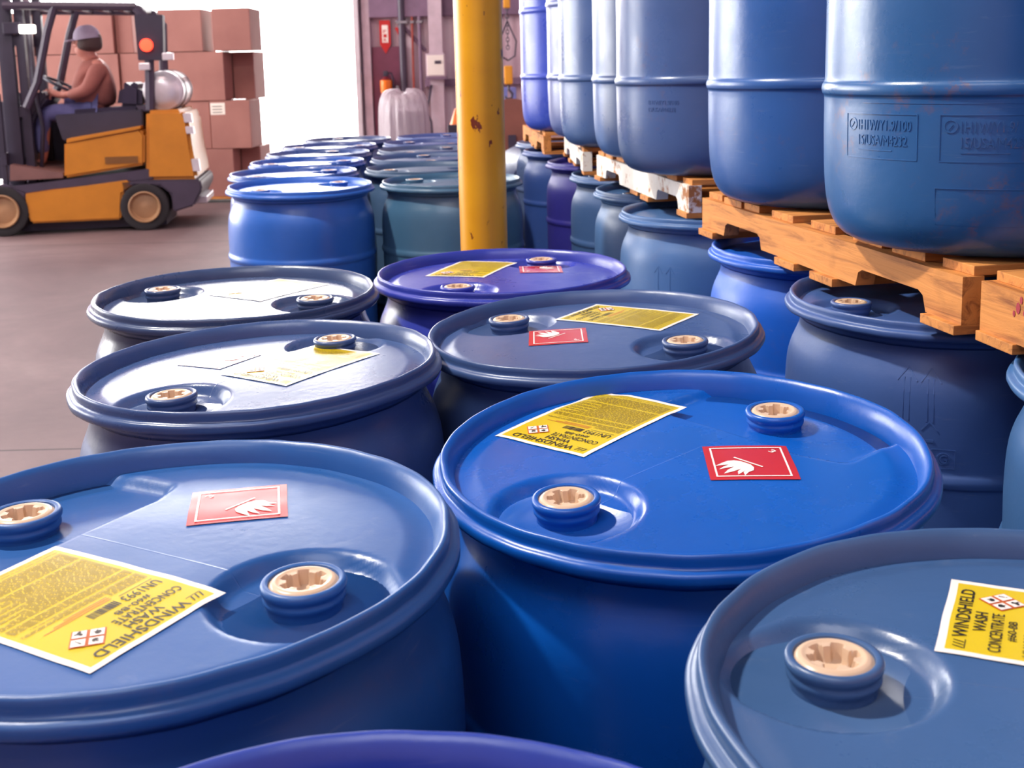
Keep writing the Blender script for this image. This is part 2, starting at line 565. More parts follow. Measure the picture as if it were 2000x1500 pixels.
def drum(x, y, label, col, top=TOP, tilt=(0, 0), s=1.0, ang=0, kind=2, z0=0.0, dirt=0.0, rough=0.34, group=None, full=True, scuff=0.2):
    """x, y, top: centre of the drum's top rim"""
    Nn = Vector((R(tilt[0]), R(tilt[1]), 1)).normalized()
    h = top - z0
    zs = h / Nn.z / TOP
    root = empty('plastic_drum', (x - Nn.x / Nn.z * h, y - Nn.y / Nn.z * h, z0))
    q = Vector((0, 0, 1)).rotation_difference(Nn)
    root.rotation_mode = 'QUATERNION'
    from mathutils import Quaternion
    root.rotation_quaternion = q @ Quaternion((0, 0, 1), R(ang))
    root.scale = (s, s, zs)
    tag(root, label, 'drum', group)
    mb_, ml_ = pl(col, dirt, rough, scuff)
    obj_me('body', body_me, root, mb_)
    obj_me('rim', rim_me, root, mb_, rz=0)
    if full:
        obj_me('lid', lid_mes[kind], root, ml_)
        for i, sg in enumerate((1, -1)):
            c = obj_me('bung_collar', collar_me, root, mb_, (sg * BR, 0, TOP - 0.0085), rz=random.uniform(0, 1))
            p = obj_me('bung_plug', plug_me, root, None, (sg * BR, 0, TOP - 0.0085), rz=random.uniform(0, 1))
            tag(p, 'cream plastic bung plug with lobed recess')
    root['_k'] = kind
    return root

# ------- stickers conform to the lid they are stuck on
class Sheet:
    """2-D artwork (a along the top edge, b down) laid on a drum lid. TL and angle are in the drum's un-rotated frame"""
    def __init__(s, root, TLxy, ang, dang):
        s.root = root; s.k = root['_k']
        s.a = R(ang - dang)
        c, si = math.cos(-R(dang)), math.sin(-R(dang))
        s.o = (TLxy[0] * c - TLxy[1] * si, TLxy[0] * si + TLxy[1] * c)
        s.e = (math.cos(s.a), math.sin(s.a)); s.d = (math.sin(s.a), -math.cos(s.a))
    def P(s, a, b, lift):
        x = s.o[0] + s.e[0] * a + s.d[0] * b
        y = s.o[1] + s.e[1] * a + s.d[1] * b
        return (x, y, TOP + lid_h(x, y, s.k, True) + lift)
    def sheet(s, w, h, border, na, nb, lift, mb, curl=0.0):
        xs = [0, border] + [border + (w - 2 * border) * i / na for i in range(1, na)] + [w - border, w]
        ys = [0, border] + [border + (h - 2 * border) * i / nb for i in range(1, nb)] + [h - border, h]
        vs = []
        for j, b_ in enumerate(ys):
            for i, a_ in enumerate(xs):
                wob = 0.0007 * math.sin(a_ * 70 + b_ * 31) * math.sin(b_ * 55 + 1) if border > 0 else 0
                vs.append(s.P(a_ + wob * 0.5, b_ + wob * 0.5, lift + abs(wob) * curl))
        n = len(xs); fs = []; mi = []
        for j in range(len(ys) - 1):
            for i in range(n - 1):
                fs.append([j * n + i, j * n + i + 1, (j + 1) * n + i + 1, (j + 1) * n + i])
        base = len(mb.v)
        mb.v += vs
        for q, f in enumerate(fs):
            j, i = divmod(q, n - 1)
            mb.f.append([base + k for k in f])
            mb.m.append(0 if (i in (0, n - 2) or j in (0, len(ys) - 2)) else 1)
    def text(s, mb, txt, a, b, w, h, lift, mi=0, bold=0.0):
        vs, fs = text2d(txt, bold)
        mb.add([s.P(a + x * w, b + (1 - y) * h, lift) for x, y in vs], fs, mi)
    def rect(s, mb, a0, b0, a1, b1, lift, mi=0, seg=1):
        for k in range(seg):
            p, q = a0 + (a1 - a0) * k / seg, a0 + (a1 - a0) * (k + 1) / seg
            mb.add([s.P(p, b0, lift), s.P(q, b0, lift), s.P(q, b1, lift), s.P(p, b1, lift)], [[0, 1, 2, 3]], mi)
    def poly(s, mb, pts, lift, mi=0):
        mb.add([s.P(a, b, lift) for a, b in pts], [list(range(len(pts)))], mi)

LW, LH = 0.147, 0.220
def blob(cx, cy, pts, k):
    return [(cx + x * k, cy + y * k) for x, y in pts]
FLAME = [(-.3, .95), (-.75, .55), (-.8, .1), (-.45, -.35), (-.5, .1), (-.2, -.1), (-.15, -.95), (.25, -.35), (.3, .05), (.55, -.3), (.8, .15), (.7, .6), (.3, .95)]
def product_label(root, TLxy, ang, dang, lbl=None):
    s = Sheet(root, TLxy, ang, dang)
    mb = MB(); s.sheet(LW, LH, 0.0065, 14, 20, 0.0009, mb, 0.6)
    o = mb.build('product_label', [M['sticker_white'], M['sticker_yellow']], root, smooth=True)
    tag(o, lbl or 'yellow product label with white border')
    t = MB(); L = 0.0016
    s.text(t, 'WINDSHIELD', 0.030, 0.010, 0.098, 0.0115, L, 0, 0.012)
    s.text(t, 'WASH', 0.046, 0.0245, 0.038, 0.0100, L, 0, 0.012)
    s.text(t, 'CONCENTRATE', 0.013, 0.0375, 0.072, 0.0098, L, 0, 0.006)
    s.text(t, '#60-BB', 0.036, 0.0505, 0.038, 0.0075, L, 0, 0.006)
    s.text(t, 'UN1993', 0.013, 0.0625, 0.040, 0.0110, L, 0, 0.006)
    # maker's mark: an oval outline with a few strokes
    for k in range(3):
        s.poly(t, [(0.011 + k * .005, 0.020), (0.014 + k * .005, 0.012), (0.0155 + k * .005, 0.012), (0.0125 + k * .005, 0.020)], L)
    s.rect(t, 0.011, 0.0205, 0.027, 0.0212, L, 0, 3)
    s.rect(t, 0.013, 0.0765, 0.050, 0.0772, L, 0, 6)
    # bar code
    rr = random.Random(5)
    a = 0.058
    while a < 0.088:
        wd = rr.choice([0.0006, 0.0010, 0.0014])
        s.rect(t, a, 0.064, a + wd, 0.0745, L)
        a += wd + rr.choice([0.0006, 0.0010])
    # paragraphs of fine print, too small to read
    f = MB()
    for k in range(3):
        s.rect(f, 0.056, 0.079 + k * .003, 0.125 - k * 0.012, 0.0799 + k * .003, L, 1, 10)
    b_ = 0.084
    while b_ < 0.208:
        if rr.random() < 0.14:
            b_ += 0.003
        a = 0.011
        end = 0.136 - (rr.random() * 0.05 if rr.random() < 0.35 else 0)
        if b_ < 0.09: end = 0.052
        while a < end:
            wd = rr.uniform(0.003, 0.011)
            s.rect(f, a, b_, min(a + wd, end), b_ + 0.00085, L, 0)
            a += wd + 0.0013
        b_ += 0.0023
    t.build('printing', [M['ink']], o)
    tag(f.build('fine_print', [M['ink_soft'], M['ink_red']], o), 'rows of tiny olive print')
    cx, cy, q = 0.111, 0.044, 0.0098
    for dx, dy, kind in ((0, -q, 0), (q, 0, 1), (0, q, 2), (-q, 0, 3)):
        p = MB(); X, Y = cx + dx, cy + dy
        e = q * 0.97
        s.poly(p, [(X, Y - e), (X + e, Y), (X, Y + e), (X - e, Y)], L, 0)
        e2 = e * 0.82
        s.poly(p, [(X, Y - e2), (X + e2, Y), (X, Y + e2), (X - e2, Y)], L + 0.0004, 1)
        L2 = L + 0.0008
        if kind == 0: s.poly(p, blob(X, Y, FLAME, e * 0.38), L2, 2)
        elif kind == 1:
            s.poly(p, blob(X, Y, [(-.18, -1), (.18, -1), (.1, .35), (-.1, .35)], e * .4), L2, 2)
            s.rect(p, X - e * .06, Y + e * .22, X + e * .06, Y + e * .34, L2, 2)
        elif kind == 2: s.poly(p, blob(X, Y, [(-.9, .9), (-.9, .4), (-.3, 0), (-.4, -.6), (0, -.95), (.4, -.6), (.3, 0), (.9, .4), (.9, .9), (.3, .5), (-.3, .9)], e * .4), L2, 2)
        else: s.poly(p, blob(X, Y, [(-.5, -.8), (.5, -.8), (.8, -.2), (.4, .3), (.9, .8), (0, .45), (-.9, .8), (-.4, .3), (-.8, -.2)], e * .4), L2, 2)
        p.build('hazard_pictogram', [M['ink_red'], M['sticker_white'], M['ink']], o)
    return o

def red_placard(root, centre, ang, dang, lbl=None, side=0.1):
    """square class-3 placard; ang is the direction of its first edge; the flame stands in the corner at the end of both edges"""
    e = (math.cos(R(ang)), math.sin(R(ang))); d = (math.sin(R(ang)), -math.cos(R(ang)))
    TL = (centre[0] - e[0] * side / 2 - d[0] * side / 2, centre[1] - e[1] * side / 2 - d[1] * side / 2)
    s = Sheet(root, TL, ang, dang)
    mb = MB(); s.sheet(side, side, 0.004, 10, 10, 0.0009, mb, 0.3)
    mb.m = [0] * len(mb.m)
    o = mb.build('flammable_placard', [M['sticker_red']], root, smooth=True)
    tag(o, lbl or 'red square flammable liquid placard')
    t = MB(); L = 0.0016; i, k = 0.0075, 0.0105
    W = side
    for (a0, b0, a1, b1) in ((i, i, W - i, i + .0022), (i, W - i - .0022, W - i, W - i), (i, i, i + .0022, W - i), (W - i - .0022, i, W - i, W - i)):
        n = 8
        for q in range(n):
            if a1 - a0 > b1 - b0: s.rect(t, a0 + (a1 - a0) * q / n, b0, a0 + (a1 - a0) * (q + 1) / n, b1, L)
            else: s.rect(t, a0, b0 + (b1 - b0) * q / n, a1, b0 + (b1 - b0) * (q + 1) / n, L)
    # flame: local frame with +v towards the flame corner (W,W), +h across
    c45 = math.sqrt(.5)
    def fr(h, v, cx=W * .60, cy=W * .60):
        h *= .86; v *= .82
        return (cx + (v - h) * c45, cy + (v + h) * c45)
    fl = [(-.017, -.004), (-.0225, .004), (-.0215, .014), (-.0245, .026), (-.0165, .019), (-.0150, .012), (-.0165, .030), (-.0095, .022), (-.0075, .012), (-.0055, .026), (-.0010, .041), (.0030, .027),
          (.0035, .013), (.0075, .021), (.0125, .034), (.0140, .022), (.0130, .012), (.0175, .018), (.0235, .028), (.0235, .014), (.0225, .003), (.017, -.005), (.008, -.009), (-.008, -.009)]
    # triangulated as a fan of quads from the baseline so each tongue stays crisp
    s.poly(t, [fr(h, v) for h, v in fl], L)
    s.poly(t, [fr(-.024, -.0155), fr(.024, -.0155), fr(.024, -.0125), fr(-.024, -.0125)], L)
    t.build('flame_symbol', [M['sticker_white']], o)
    t2 = MB()
    vs, fs = text2d('3', 0.01)
    t2.add([s.P(*fr((x - .5) * .0085, -(1 - y) * .011 + .0, W * .225, W * .225), L) for x, y in [(1 - p[0], p[1]) for p in vs]], fs)
    t2.build('class_number', [M['sticker_white']], o)
    return o

# ---------------------------------------------------------------- drums in the front
fg = 'blue drums standing in the foreground'
BLUE, BRIGHT, SLATE, DSLATE, PURPLE = (36, 88, 152), (8, 86, 176), (58, 90, 134), (60, 84, 130), (50, 62, 160)
d1 = drum(-.3564, 1.0326, 'blue drum at the lower left with red placard and large yellow label', BLUE, .8890, (-.45, .11), 1.011, -29, 1, dirt=0.15, rough=0.36)
product_label(d1, (.092, -.089), -119.5, -29)
red_placard(d1, (.054, .117), 12, -29)
d2 = drum(.1873, 1.2944, 'bright blue drum in the middle with two cream bungs, yellow label and red placard', BRIGHT, .8784, (-1.76, -2.42), 1.002, -140, 1, rough=0.3, scuff=0.1)
product_label(d2, (-.113, .012), 137.6, -140)
red_placard(d2, (.077, -.030), -94, -140)
d3 = drum(.4080, .7505, 'grey-blue drum at the lower right corner, its rim cut by the frame', SLATE, .8826, (-.24, .88), .997, 161, 2, rough=0.33)
product_label(d3, (-.089, .078), 64, 161)
red_placard(d3, (.065, -.125), 20, 161)
d4 = drum(-.4083, 1.7374, 'slate drum at left with sun glare and a pale sheet between its two bungs', DSLATE, .8802, (-1.24, -.22), .975, -122, 2, rough=0.30)
product_label(d4, (.063, -.108), 146.4, -122, 'product label bleached by the glare of the door')
red_placard(d4, (-.085, .075), 60, -122)
d5 = drum(.129, 1.9522, 'dark slate drum with yellow label behind the bright blue drum', DSLATE, .8743, (-2.05, -.71), 1.017, -38, 2, rough=0.36)
product_label(d5, (-.062, .115), 54, -38)
red_placard(d5, (-.060, -.014), 179, -38)
d6 = drum(-.0343, 2.5411, 'purple-blue scratched drum just in front of the yellow column', PURPLE, .8730, (-.12, -.17), .991, -121, 2, rough=0.32, scuff=0.6)
product_label(d6, (-.041, -.028), 159.6, -121)
red_placard(d6, (.090, .068), 91, -121)
d7 = drum(-.5828, 2.3172, 'slate drum furthest left in front, its lid white with glare', (58, 76, 112), .8812, (.37, -.28), 1.001, -19.5, 2, rough=0.28)
product_label(d7, (.06, -.05), 150, -19.5, 'product label bleached by the glare of the door')
d0 = drum(-.088, .436, 'purple-blue drum at the bottom edge, only its back rim in frame', (40, 66, 160), .88, (0, 0), .985, 100, 2)
for d in (d0, d1, d2, d3, d4, d5, d6, d7): d['group'] = fg

# ---------------------------------------------------------------- far cluster left of and behind the yellow column
fc = 'drums standing in rows in front of the loading door'
drum(-.8586, 4.5356, 'mid-blue drum at the front left of the far cluster', (40, 98, 186), .8814, (.7, -.87), 1.002, 43, 2, group=fc)
drum(-.262, 4.66, 'grey-green blue drum at the front right of the far cluster, crossed by the yellow column', (62, 100, 128), .876, (0, 0), 1.0, 150, 2, group=fc)
names = ['second', 'third', 'fourth', 'fifth', 'sixth']
for i, (x, y, c) in enumerate([(-1.0, 5.14, (44, 84, 160)), (-1.045, 5.74, (40, 88, 170)), (-1.09, 6.335, (58, 84, 140)), (-1.125, 6.93, (60, 80, 140)), (-1.10, 7.56, (70, 86, 130))]):
    drum(x, y, f'{names[i]} drum back in the left row before the door, glare on its lid', c, TOP, ang=[40, 200, 75, 10, 120][i], group=fc, rough=0.28)
for i, (x, y, c) in enumerate([(-.40, 5.25, (64, 90, 120)), (-.45, 5.85, (60, 84, 124)), (-.485, 6.45, (66, 84, 120)), (-.52, 7.05, (66, 84, 140)), (-.50, 7.68, (70, 90, 150))]):
    drum(x, y, f'{names[i]} drum back in the right row of the far cluster, partly behind the column', c, TOP, ang=[20, 100, 60, 140, 80][i], group=fc, rough=0.45)

# ---------------------------------------------------------------- ground drums under the pallets
gg = 'lower drums of the stack on the right'
low = [(.987, 1.509, 'grey-blue lower drum cut by the right edge under the pallet', (62, 106, 158), 20),
       (.81, 2.125, 'slate lower drum with moulded arrows and a cream bung under the pallet', (62, 92, 150), 188),
       (.765, 2.735, 'bright blue lower drum behind the slate one with arrows', (24, 92, 196), 60),
       (.610, 3.47, 'grey-blue lower drum below the white-painted pallet end', (66, 106, 158), 90),
       (.576, 4.10, 'blue-grey lower drum, fifth from the right under the pallets', (62, 100, 146), 30),
       (.520, 4.71, 'blue-grey lower drum beside the purple one', (60, 92, 138), 10),
       (.438, 5.36, 'dark purple lower drum far down the stacked row', (46, 44, 128), 50),
       (.335, 6.15, 'last blue lower drum at the far end of the stacked row', (48, 76, 140), 70)]
lowd = []
for x, y, lb, c, a in low:
    lowd.append(drum(x, y, lb, c, TOP, ang=a, group=gg, dirt=0.1, rough=0.42))
extra = drum(.30, 6.80, 'pale-rimmed drum just behind the last lower drum of the row', (90, 110, 150), TOP, ang=10, group=gg)

# ---------------------------------------------------------------- pallets
def pallet(fx, fy, nx, ny, label, base=0.884, white=False, redmark=False, width=1.0):
    """(fx,fy): far end of the left stringer face, (nx,ny): near end; local y runs from near to far, x to the right"""
    L = math.hypot(fx - nx, fy - ny)
    ang = math.atan2(fy - ny, fx - nx) - PI / 2
    root = empty('wooden_pallet', (nx, ny, base), ang)
    tag(root, label, 'pallet', 'wooden pallets between the drum layers')
    b0, sh, b1 = 0.016, 0.078, 0.016
    for k, xx in enumerate((0.0, width / 2 - .019, width - .038)):
        poly = [(0, b0), (0.105, b0), (0.115, b0 + .027), (0.13, b0 + .034), (0.325, b0 + .034), (0.34, b0 + .027), (0.35, b0),
                (L - .38, b0), (L - .37, b0 + .027), (L - .355, b0 + .034), (L - .175, b0 + .034), (L - .16, b0 + .027), (L - .15, b0), (L, b0), (L, b0 + sh), (0, b0 + sh)]
        vs = [(xx, y, z) for y, z in poly] + [(xx + .038, y, z) for y, z in poly]
        n = len(poly)
        fs = [list(range(n)), list(range(2 * n - 1, n - 1, -1))] + [[i, i + n, (i + 1) % n + n, (i + 1) % n] for i in range(n)]
        mt = M['wood']
        o = MB().add(vs, fs).build('stringer', M['wood_white'] if (white and k == 0) else mt, root)
        if white and k == 0: tag(o, 'stringer with flaking white paint')
        if redmark and k == 0:
            mk = MB()
            for (y, z, r) in ((L - .10, .055, .009), (L - .107, .068, .006), (L - .09, .045, .005), (L - .115, .05, .004)):
                mk.add([(-.0008, y + r * math.cos(t * PI / 4) * .6, z + b0 + r * math.sin(t * PI / 4)) for t in range(8)], [list(range(8))])
            tag(mk.build('paint_mark', simple('red_paint', srgb(160, 20, 40), .5), o), 'red paint mark')
    ys = [0, .14, .29, .47, .65, .83, L - .25, L - .10]
    wd = [.10, .12, .12, .12, .12, .12, .12, .10]
    for k, (y, wv) in enumerate(zip(ys, wd)):
        j = random.uniform(0, .02)
        MB().box((.004 + abs(j), y + .004, b0 + sh), (width + .006 + j, y + wv - .006, b0 + sh + b1), bev=.0015).build('top_board', M['wood_x'], root)
    for k, (y, wv) in enumerate(((0, .10), (.42, .10), (.60, .10), (L - .10, .10))):
        j = random.uniform(-.01, .01)
        MB().box((j - .004, y, 0), (width + j, y + wv, b0), bev=.0015).build('bottom_board', M['wood_x'], root)
    return root

# flaking white paint over wood
m, nt, bs = mat_base('flaking_white_paint')
v = coords(nt)
n = noise(nt, v, 14, 6, 0.7)
nt.links.new(ramp(nt, n, [(0.38, srgb(170, 110, 60)), (0.46, srgb(235, 230, 218)), (0.8, srgb(245, 242, 232))]), bs.inputs['Base Color'])
bs.inputs['Roughness'].default_value = .6
bump(nt, bs, n, .5, .003)
M['wood_white'] = m

pallet(.483, 2.918, .705, 1.766, 'orange-lit pallet in the middle of the row, under the two largest upper drums')
pallet(.722, 1.735, .90, .56, 'nearest pallet with a red paint mark, cut by the right edge', redmark=True)
pallet(.320, 4.42, .493, 3.213, 'pallet with white-painted stringer and orange end', white=True)
pallet(.249, 5.65, .275, 4.58, 'small-looking pallet third from the near end, whitish side', white=True)
pallet(.055, 6.86, .148, 5.71, 'furthest pallet under the last bright blue upper drum')

# ---------------------------------------------------------------- upper drums
ug = 'upper drums standing on the pallets'
UZ = 0.9955
upp = [(.967, 1.44, 'upper drum cut by the right edge of the picture, scuffed pale blue', (78, 108, 160), 0.5, 10),
       (.853, 2.035, 'largest upper drum with moulded shipping codes and brown scuffs', (44, 96, 150), 0.8, 0),
       (.752, 2.69, 'second upper drum, blue with brown marks along its hoop', (44, 90, 154), 0.5, 30),
       (.606, 3.50, 'broad slate-blue upper drum over the white-painted pallet end', (68, 94, 142), 0.3, 50),
       (.577, 4.11, 'narrow strip of grey-blue upper drum behind the broad slate one', (74, 104, 156), 0.2, 80),
       (.481, 4.72, 'fifth upper drum, grey-blue, above the small whitish pallet', (66, 92, 140), 0.1, 60),
       (.452, 5.32, 'thin sliver of grey upper drum beside the bright blue far one', (84, 98, 150), 0.1, 60),
       (.334, 5.94, 'bright royal-blue upper drum at the far end, edge lit white', (56, 78, 178), 0.0, 20)]
updr = []
for x, y, lb, c, dr, a in upp:
    updr.append(drum(x, y, lb, c, UZ + TOP, ang=a, z0=UZ, group=ug, dirt=dr, rough=0.30))

# moulded lettering and marks, raised from the drum wall
def body_r(z):
    for (r1, z1), (r2, z2) in zip(BODY, BODY[1:]):
        if z2 <= z <= z1: return r1 + (r2 - r1) * (z1 - z) / (z1 - z2)
    return .289
class Wrap:
    def __init__(s, root, ang, dang, z):
        s.a = R(ang - dang); s.z = z; s.mb = MB()
    def P(s, x, z, lift):
        r = body_r(s.z + z) + lift
        a = s.a + x / .289
        return (r * math.cos(a), r * math.sin(a), s.z + z)
    def bar(s, x0, z0, x1, z1, w, lift=.0010):
        L = math.hypot(x1 - x0, z1 - z0); nx, nz = -(z1 - z0) / L * w / 2, (x1 - x0) / L * w / 2
        seg = max(1, int(L / .02))
        for k in range(seg):
            ax, az = x0 + (x1 - x0) * k / seg, z0 + (z1 - z0) * k / seg
            bx, bz = x0 + (x1 - x0) * (k + 1) / seg, z0 + (z1 - z0) * (k + 1) / seg
            q = [(ax + nx, az + nz), (bx + nx, bz + nz), (bx - nx, bz - nz), (ax - nx, az - nz)]
            top = [s.P(x, z, lift) for x, z in q]; bot = [s.P(x, z, -.001) for x, z in q]
            s.mb.add(top + bot, [[0, 1, 2, 3], [4, 5, 1, 0], [5, 6, 2, 1], [6, 7, 3, 2], [7, 4, 0, 3]])
    def text(s, t, x, z, w, h, lift=.0016):
        vs, fs = text2d(t, 0.0)
        n = len(vs)
        ed = {}
        for f in fs:
            for i in range(len(f)):
                k = (f[i], f[(i + 1) % len(f)])
                ed[k] = 1
        out = [k for k in ed if (k[1], k[0]) not in ed]
        V = [s.P(x + a * w, z + b_ * h, lift) for a, b_ in vs] + [s.P(x + a * w, z + b_ * h, -.001) for a, b_ in vs]
        s.mb.add(V, fs + [[a, b_, b_ + n, a + n] for a, b_ in out])
    def ring(s, x, z, r, w):
        n = 16
        for i in range(n):
            a, b_ = 2 * PI * i / n, 2 * PI * (i + 1) / n
            s.bar(x + r * math.cos(a), z + r * math.sin(a), x + r * math.cos(b_), z + r * math.sin(b_), w)
    def panel(s, x0, z0, x1, z1, w=.0018):
        s.bar(x0, z0, x1, z0, w); s.bar(x0, z1, x1, z1, w); s.bar(x0, z0, x0, z1, w); s.bar(x1, z0, x1, z1, w)

def shipping_code(root, ang, dang, m):
    s = Wrap(root, ang, dang, 0.215)
    s.panel(-.075, -.052, .075, .022)
    s.ring(-.058, .004, .010, .002); s.bar(-.062, -.001, -.055, .007, .002); s.bar(-.055, .007, -.059, .006, .002)
    s.text('1H1W/Y1.9/100', -.043, -.005, .108, .017, .0011)
    s.text('15/USA/M4232', -.042, -.030, .100, .017, .0011)
    s.bar(-.042, -.038, .03, -.038, .0018)
    o = s.mb.build('moulded_code', m, root)
    tag(o, 'moulded shipping code in a raised frame')
U1 = updr[1]
um = pl(upp[1][3], upp[1][4], .30)[0]
shipping_code(U1, -150, 0, um)
shipping_code(U1, -113, 0, um)
# low seam lines and lower panel on the same drum
s = Wrap(U1, -125, 0, .10)
s.bar(-.16, .155, .16, .155, .0012, .0007); s.panel(-.02, -.04, .14, .02, .0012)
s.mb.build('moulded_panel', um, U1)
um3 = pl(upp[3][3], upp[3][4], .30)[0]
s = Wrap(updr[3], -128, 50, .215)
s.text('1H1W/Y1.9/100', -.05, -.004, .10, .012, .0009); s.text('15/USA/M4232', -.05, -.024, .09, .012, .0009)
s.mb.build('moulded_code', um3, updr[3])
# arrows, bar and recycling mark on the slate lower drum
G1 = lowd[1]
s = Wrap(G1, -118, 188, .755)
for x in (-.018, .022):
    s.bar(x - .004, -.045, x - .004, .028, .0022); s.bar(x + .006, -.045, x + .006, .028, .0022)
    s.bar(x - .016, .022, x + .001, .045, .0022); s.bar(x + .018, .022, x + .001, .045, .0022)
    s.bar(x - .012, -.060, x + .001, -.045, .0022); s.bar(x + .014, -.060, x + .001, -.045, .0022)
s.bar(-.006, -.078, .03, -.078, .005)
s.panel(.028, -.125, .066, -.092); s.ring(.047, -.108, .010, .0025); s.bar(.047, -.108, .058, -.108, .0025)
s.text('G', .041, -.116, .012, .015)
tag(s.mb.build('moulded_arrows', pl(low[1][3], .1, .42)[0], G1), 'moulded upward arrows and recycling mark')
s = Wrap(lowd[3], -130, 90, .70)
for x in (-.018, .022):
    s.bar(x, -.045, x, .035, .002, .001); s.bar(x - .014, .02, x, .04, .002, .001); s.bar(x + .014, .02, x, .04, .002, .001)
s.mb.build('moulded_arrows', pl(low[3][3], .1, .42)[0], lowd[3])

# ---------------------------------------------------------------- yellow column
m, nt, bs = mat_base('chipped_yellow_paint')
v = coords(nt, rand=False)
v2 = coords(nt, (1, 1, .45), rand=False)
chip = ramp(nt, noise(nt, v2, 30, 5, .6), [(0.655, (0, 0, 0)), (0.665, (1, 1, 1))])
base = ramp(nt, noise(nt, v, 2.5, 5), [(0.3, srgb(208, 138, 14)), (0.7, srgb(228, 164, 24))])
nt.links.new(mixc(nt, chip, base, srgb(110, 40, 20)), bs.inputs['Base Color'])
bs.inputs['Roughness'].default_value = .36
M['yellow_col'] = m
col = empty('steel_column', (-.108, 3.75, 0))
tag(col, 'round yellow steel column with chipped paint rising from behind the purple drum', 'column')
MB().lathe([(.0785, .012), (.0785, 6.55)], 64).build('post', M['yellow_col'], col, auto=40)
MB().box((-.14, -.14, 0), (.14, .14, .014), bev=.002).build('base_plate', M['yellow_col'], col)
for sx_ in (-.11, .11):
    for sy_ in (-.11, .11):
        MB().lathe([(.014, .014), (.014, .026), (.008, .028), (.008, .045)], 6, T=TR((sx_, sy_, 0))).build('anchor_bolt', M['steel'], col)

# ---------------------------------------------------------------- cartons
m, nt, bs = mat_base('corrugated_cardboard')
v = coords(nt)
nt.links.new(ramp(nt, noise(nt, v, 2, 5), [(0.3, srgb(152, 102, 94)), (0.7, srgb(170, 118, 108))]), bs.inputs['Base Color'])
bs.inputs['Roughness'].default_value = .8
M['card'] = m
M['tape'] = simple('packing_tape', srgb(170, 125, 96), .3)
def carton(x0, x1, z0, z1, y, label, depth=.55, tag_at=None, rz=0):
    W_, H_ = x1 - x0, z1 - z0
    root = empty('cardboard_box', ((x0 + x1) / 2, y + depth / 2, z0), rz)
    tag(root, label, 'box', 'cardboard boxes stacked before the loading door')
    MB().box((-W_ / 2, -depth / 2, 0), (W_ / 2, depth / 2, H_ - .003), bev=.006).build('carton', M['card'], root)
    MB().box((-W_ / 2 + .002, -.03, H_ - .006), (W_ / 2 - .002, .03, H_ - .0015)).build('packing_tape', M['tape'], root)
    if tag_at:
        a, b_, c, d = tag_at
        t = MB().box((a, -depth / 2 - .002, b_), (c, -depth / 2 + .004, d)).build('shipping_label', M['sticker_white'], root)
        p = MB()
        for k in range(3): p.box((a + .02, -depth / 2 - .003, b_ + .02 + k * .03), (c - .03, -depth / 2, b_ + .028 + k * .03))
        p.build('printing', M['ink'], t)
    return root
Y0 = 11.8
rows = [(0.06, .556), (.558, 1.052), (1.054, 1.552), (1.556, 1.985)]
cz = []
# bottom row
def cu(u): return at(u, 150, Y0).x
spec = [
 (3, 420, 494, 0, 'cardboard box at the right end of the top tier, edge against the bright door', None),
 (3, 315, 400, 0, 'cardboard box on the top tier, second from the bright door', None),
 (3, 229, 262, .05, 'narrow cardboard box on the top tier behind the truck guard', None),
 (3, 153, 227, 0, 'top-tier cardboard box behind the driver\'s cap', None),
 (3, 72, 151, .03, 'top-tier cardboard box behind the front guard post', None),
 (3, -15, 70, 0, 'top-tier cardboard box at the left edge behind the mast', None),
 (2, 440, 482, .35, 'cardboard box set back on the third tier next to the door', None),
 (2, 330, 438, 0, 'wide cardboard box on the third tier behind the gas bottle', None),
 (2, 235, 328, .02, 'third-tier cardboard box behind the rear guard post', None),
 (2, 128, 233, 0, 'third-tier cardboard box behind the driver\'s back', None),
 (2, 20, 126, .02, 'third-tier cardboard box behind the steering wheel', None),
 (2, -90, 18, 0, 'third-tier cardboard box at the left edge', None),
 (1, 406, 484, 0, 'cardboard box with white shipping label on the second tier', (-.20, .35, -.05, .47)),
 (1, 300, 404, .02, 'second-tier cardboard box beside the labelled one', None),
 (1, 190, 298, 0, 'second-tier cardboard box mostly behind the truck', None),
 (0, 448, 487, .3, 'small set-back cardboard box at floor level by the drums', None),
 (0, 338, 446, 0, 'bottom-tier cardboard box to the right of the rear wheel', None),
 (0, 228, 336, .02, 'bottom-tier cardboard box hidden behind the counterweight', None)]
for t_, ua, ub, dy, lb, tg in spec:
    x0_, x1_ = cu(ua), cu(ub)
    carton(x0_, x1_, rows[t_][0], rows[t_][1], Y0 + dy, lb, tag_at=tg, depth=.52)
# the pallet under them
p = empty('wooden_pallet', (cu(330), Y0 + .3, 0)); tag(p, 'low wooden pallet on the floor under the cardboard boxes', 'pallet')
hw = (cu(490) - cu(190)) / 2
p.location.x = (cu(490) + cu(190)) / 2
for yy in (-.28, 0, .28):
    MB().box((-hw, yy - .05, .036), (hw, yy + .05, .058)).build('top_board', M['wood_x'], p)
for xx in (-hw + .05, 0, hw - .05):
    MB().box((xx - .05, -.33, 0), (xx + .05, .33, .034)).build('stringer', M['wood'], p)
# thin upright sheet seen against the door
s_ = empty('cardboard_sheet', (at(493.5, 200, 13.2).x, 13.2, 0)); tag(s_, 'thin upright cardboard sheet standing against the bright doorway', 'cardboard')
MB().box((-.018, -.25, 0), (.022, .25, 1.05)).build('panel', M['card'], s_)
MB().box((-.03, -.27, 0), (.034, .27, .02)).build('foot', M['wood'], s_)

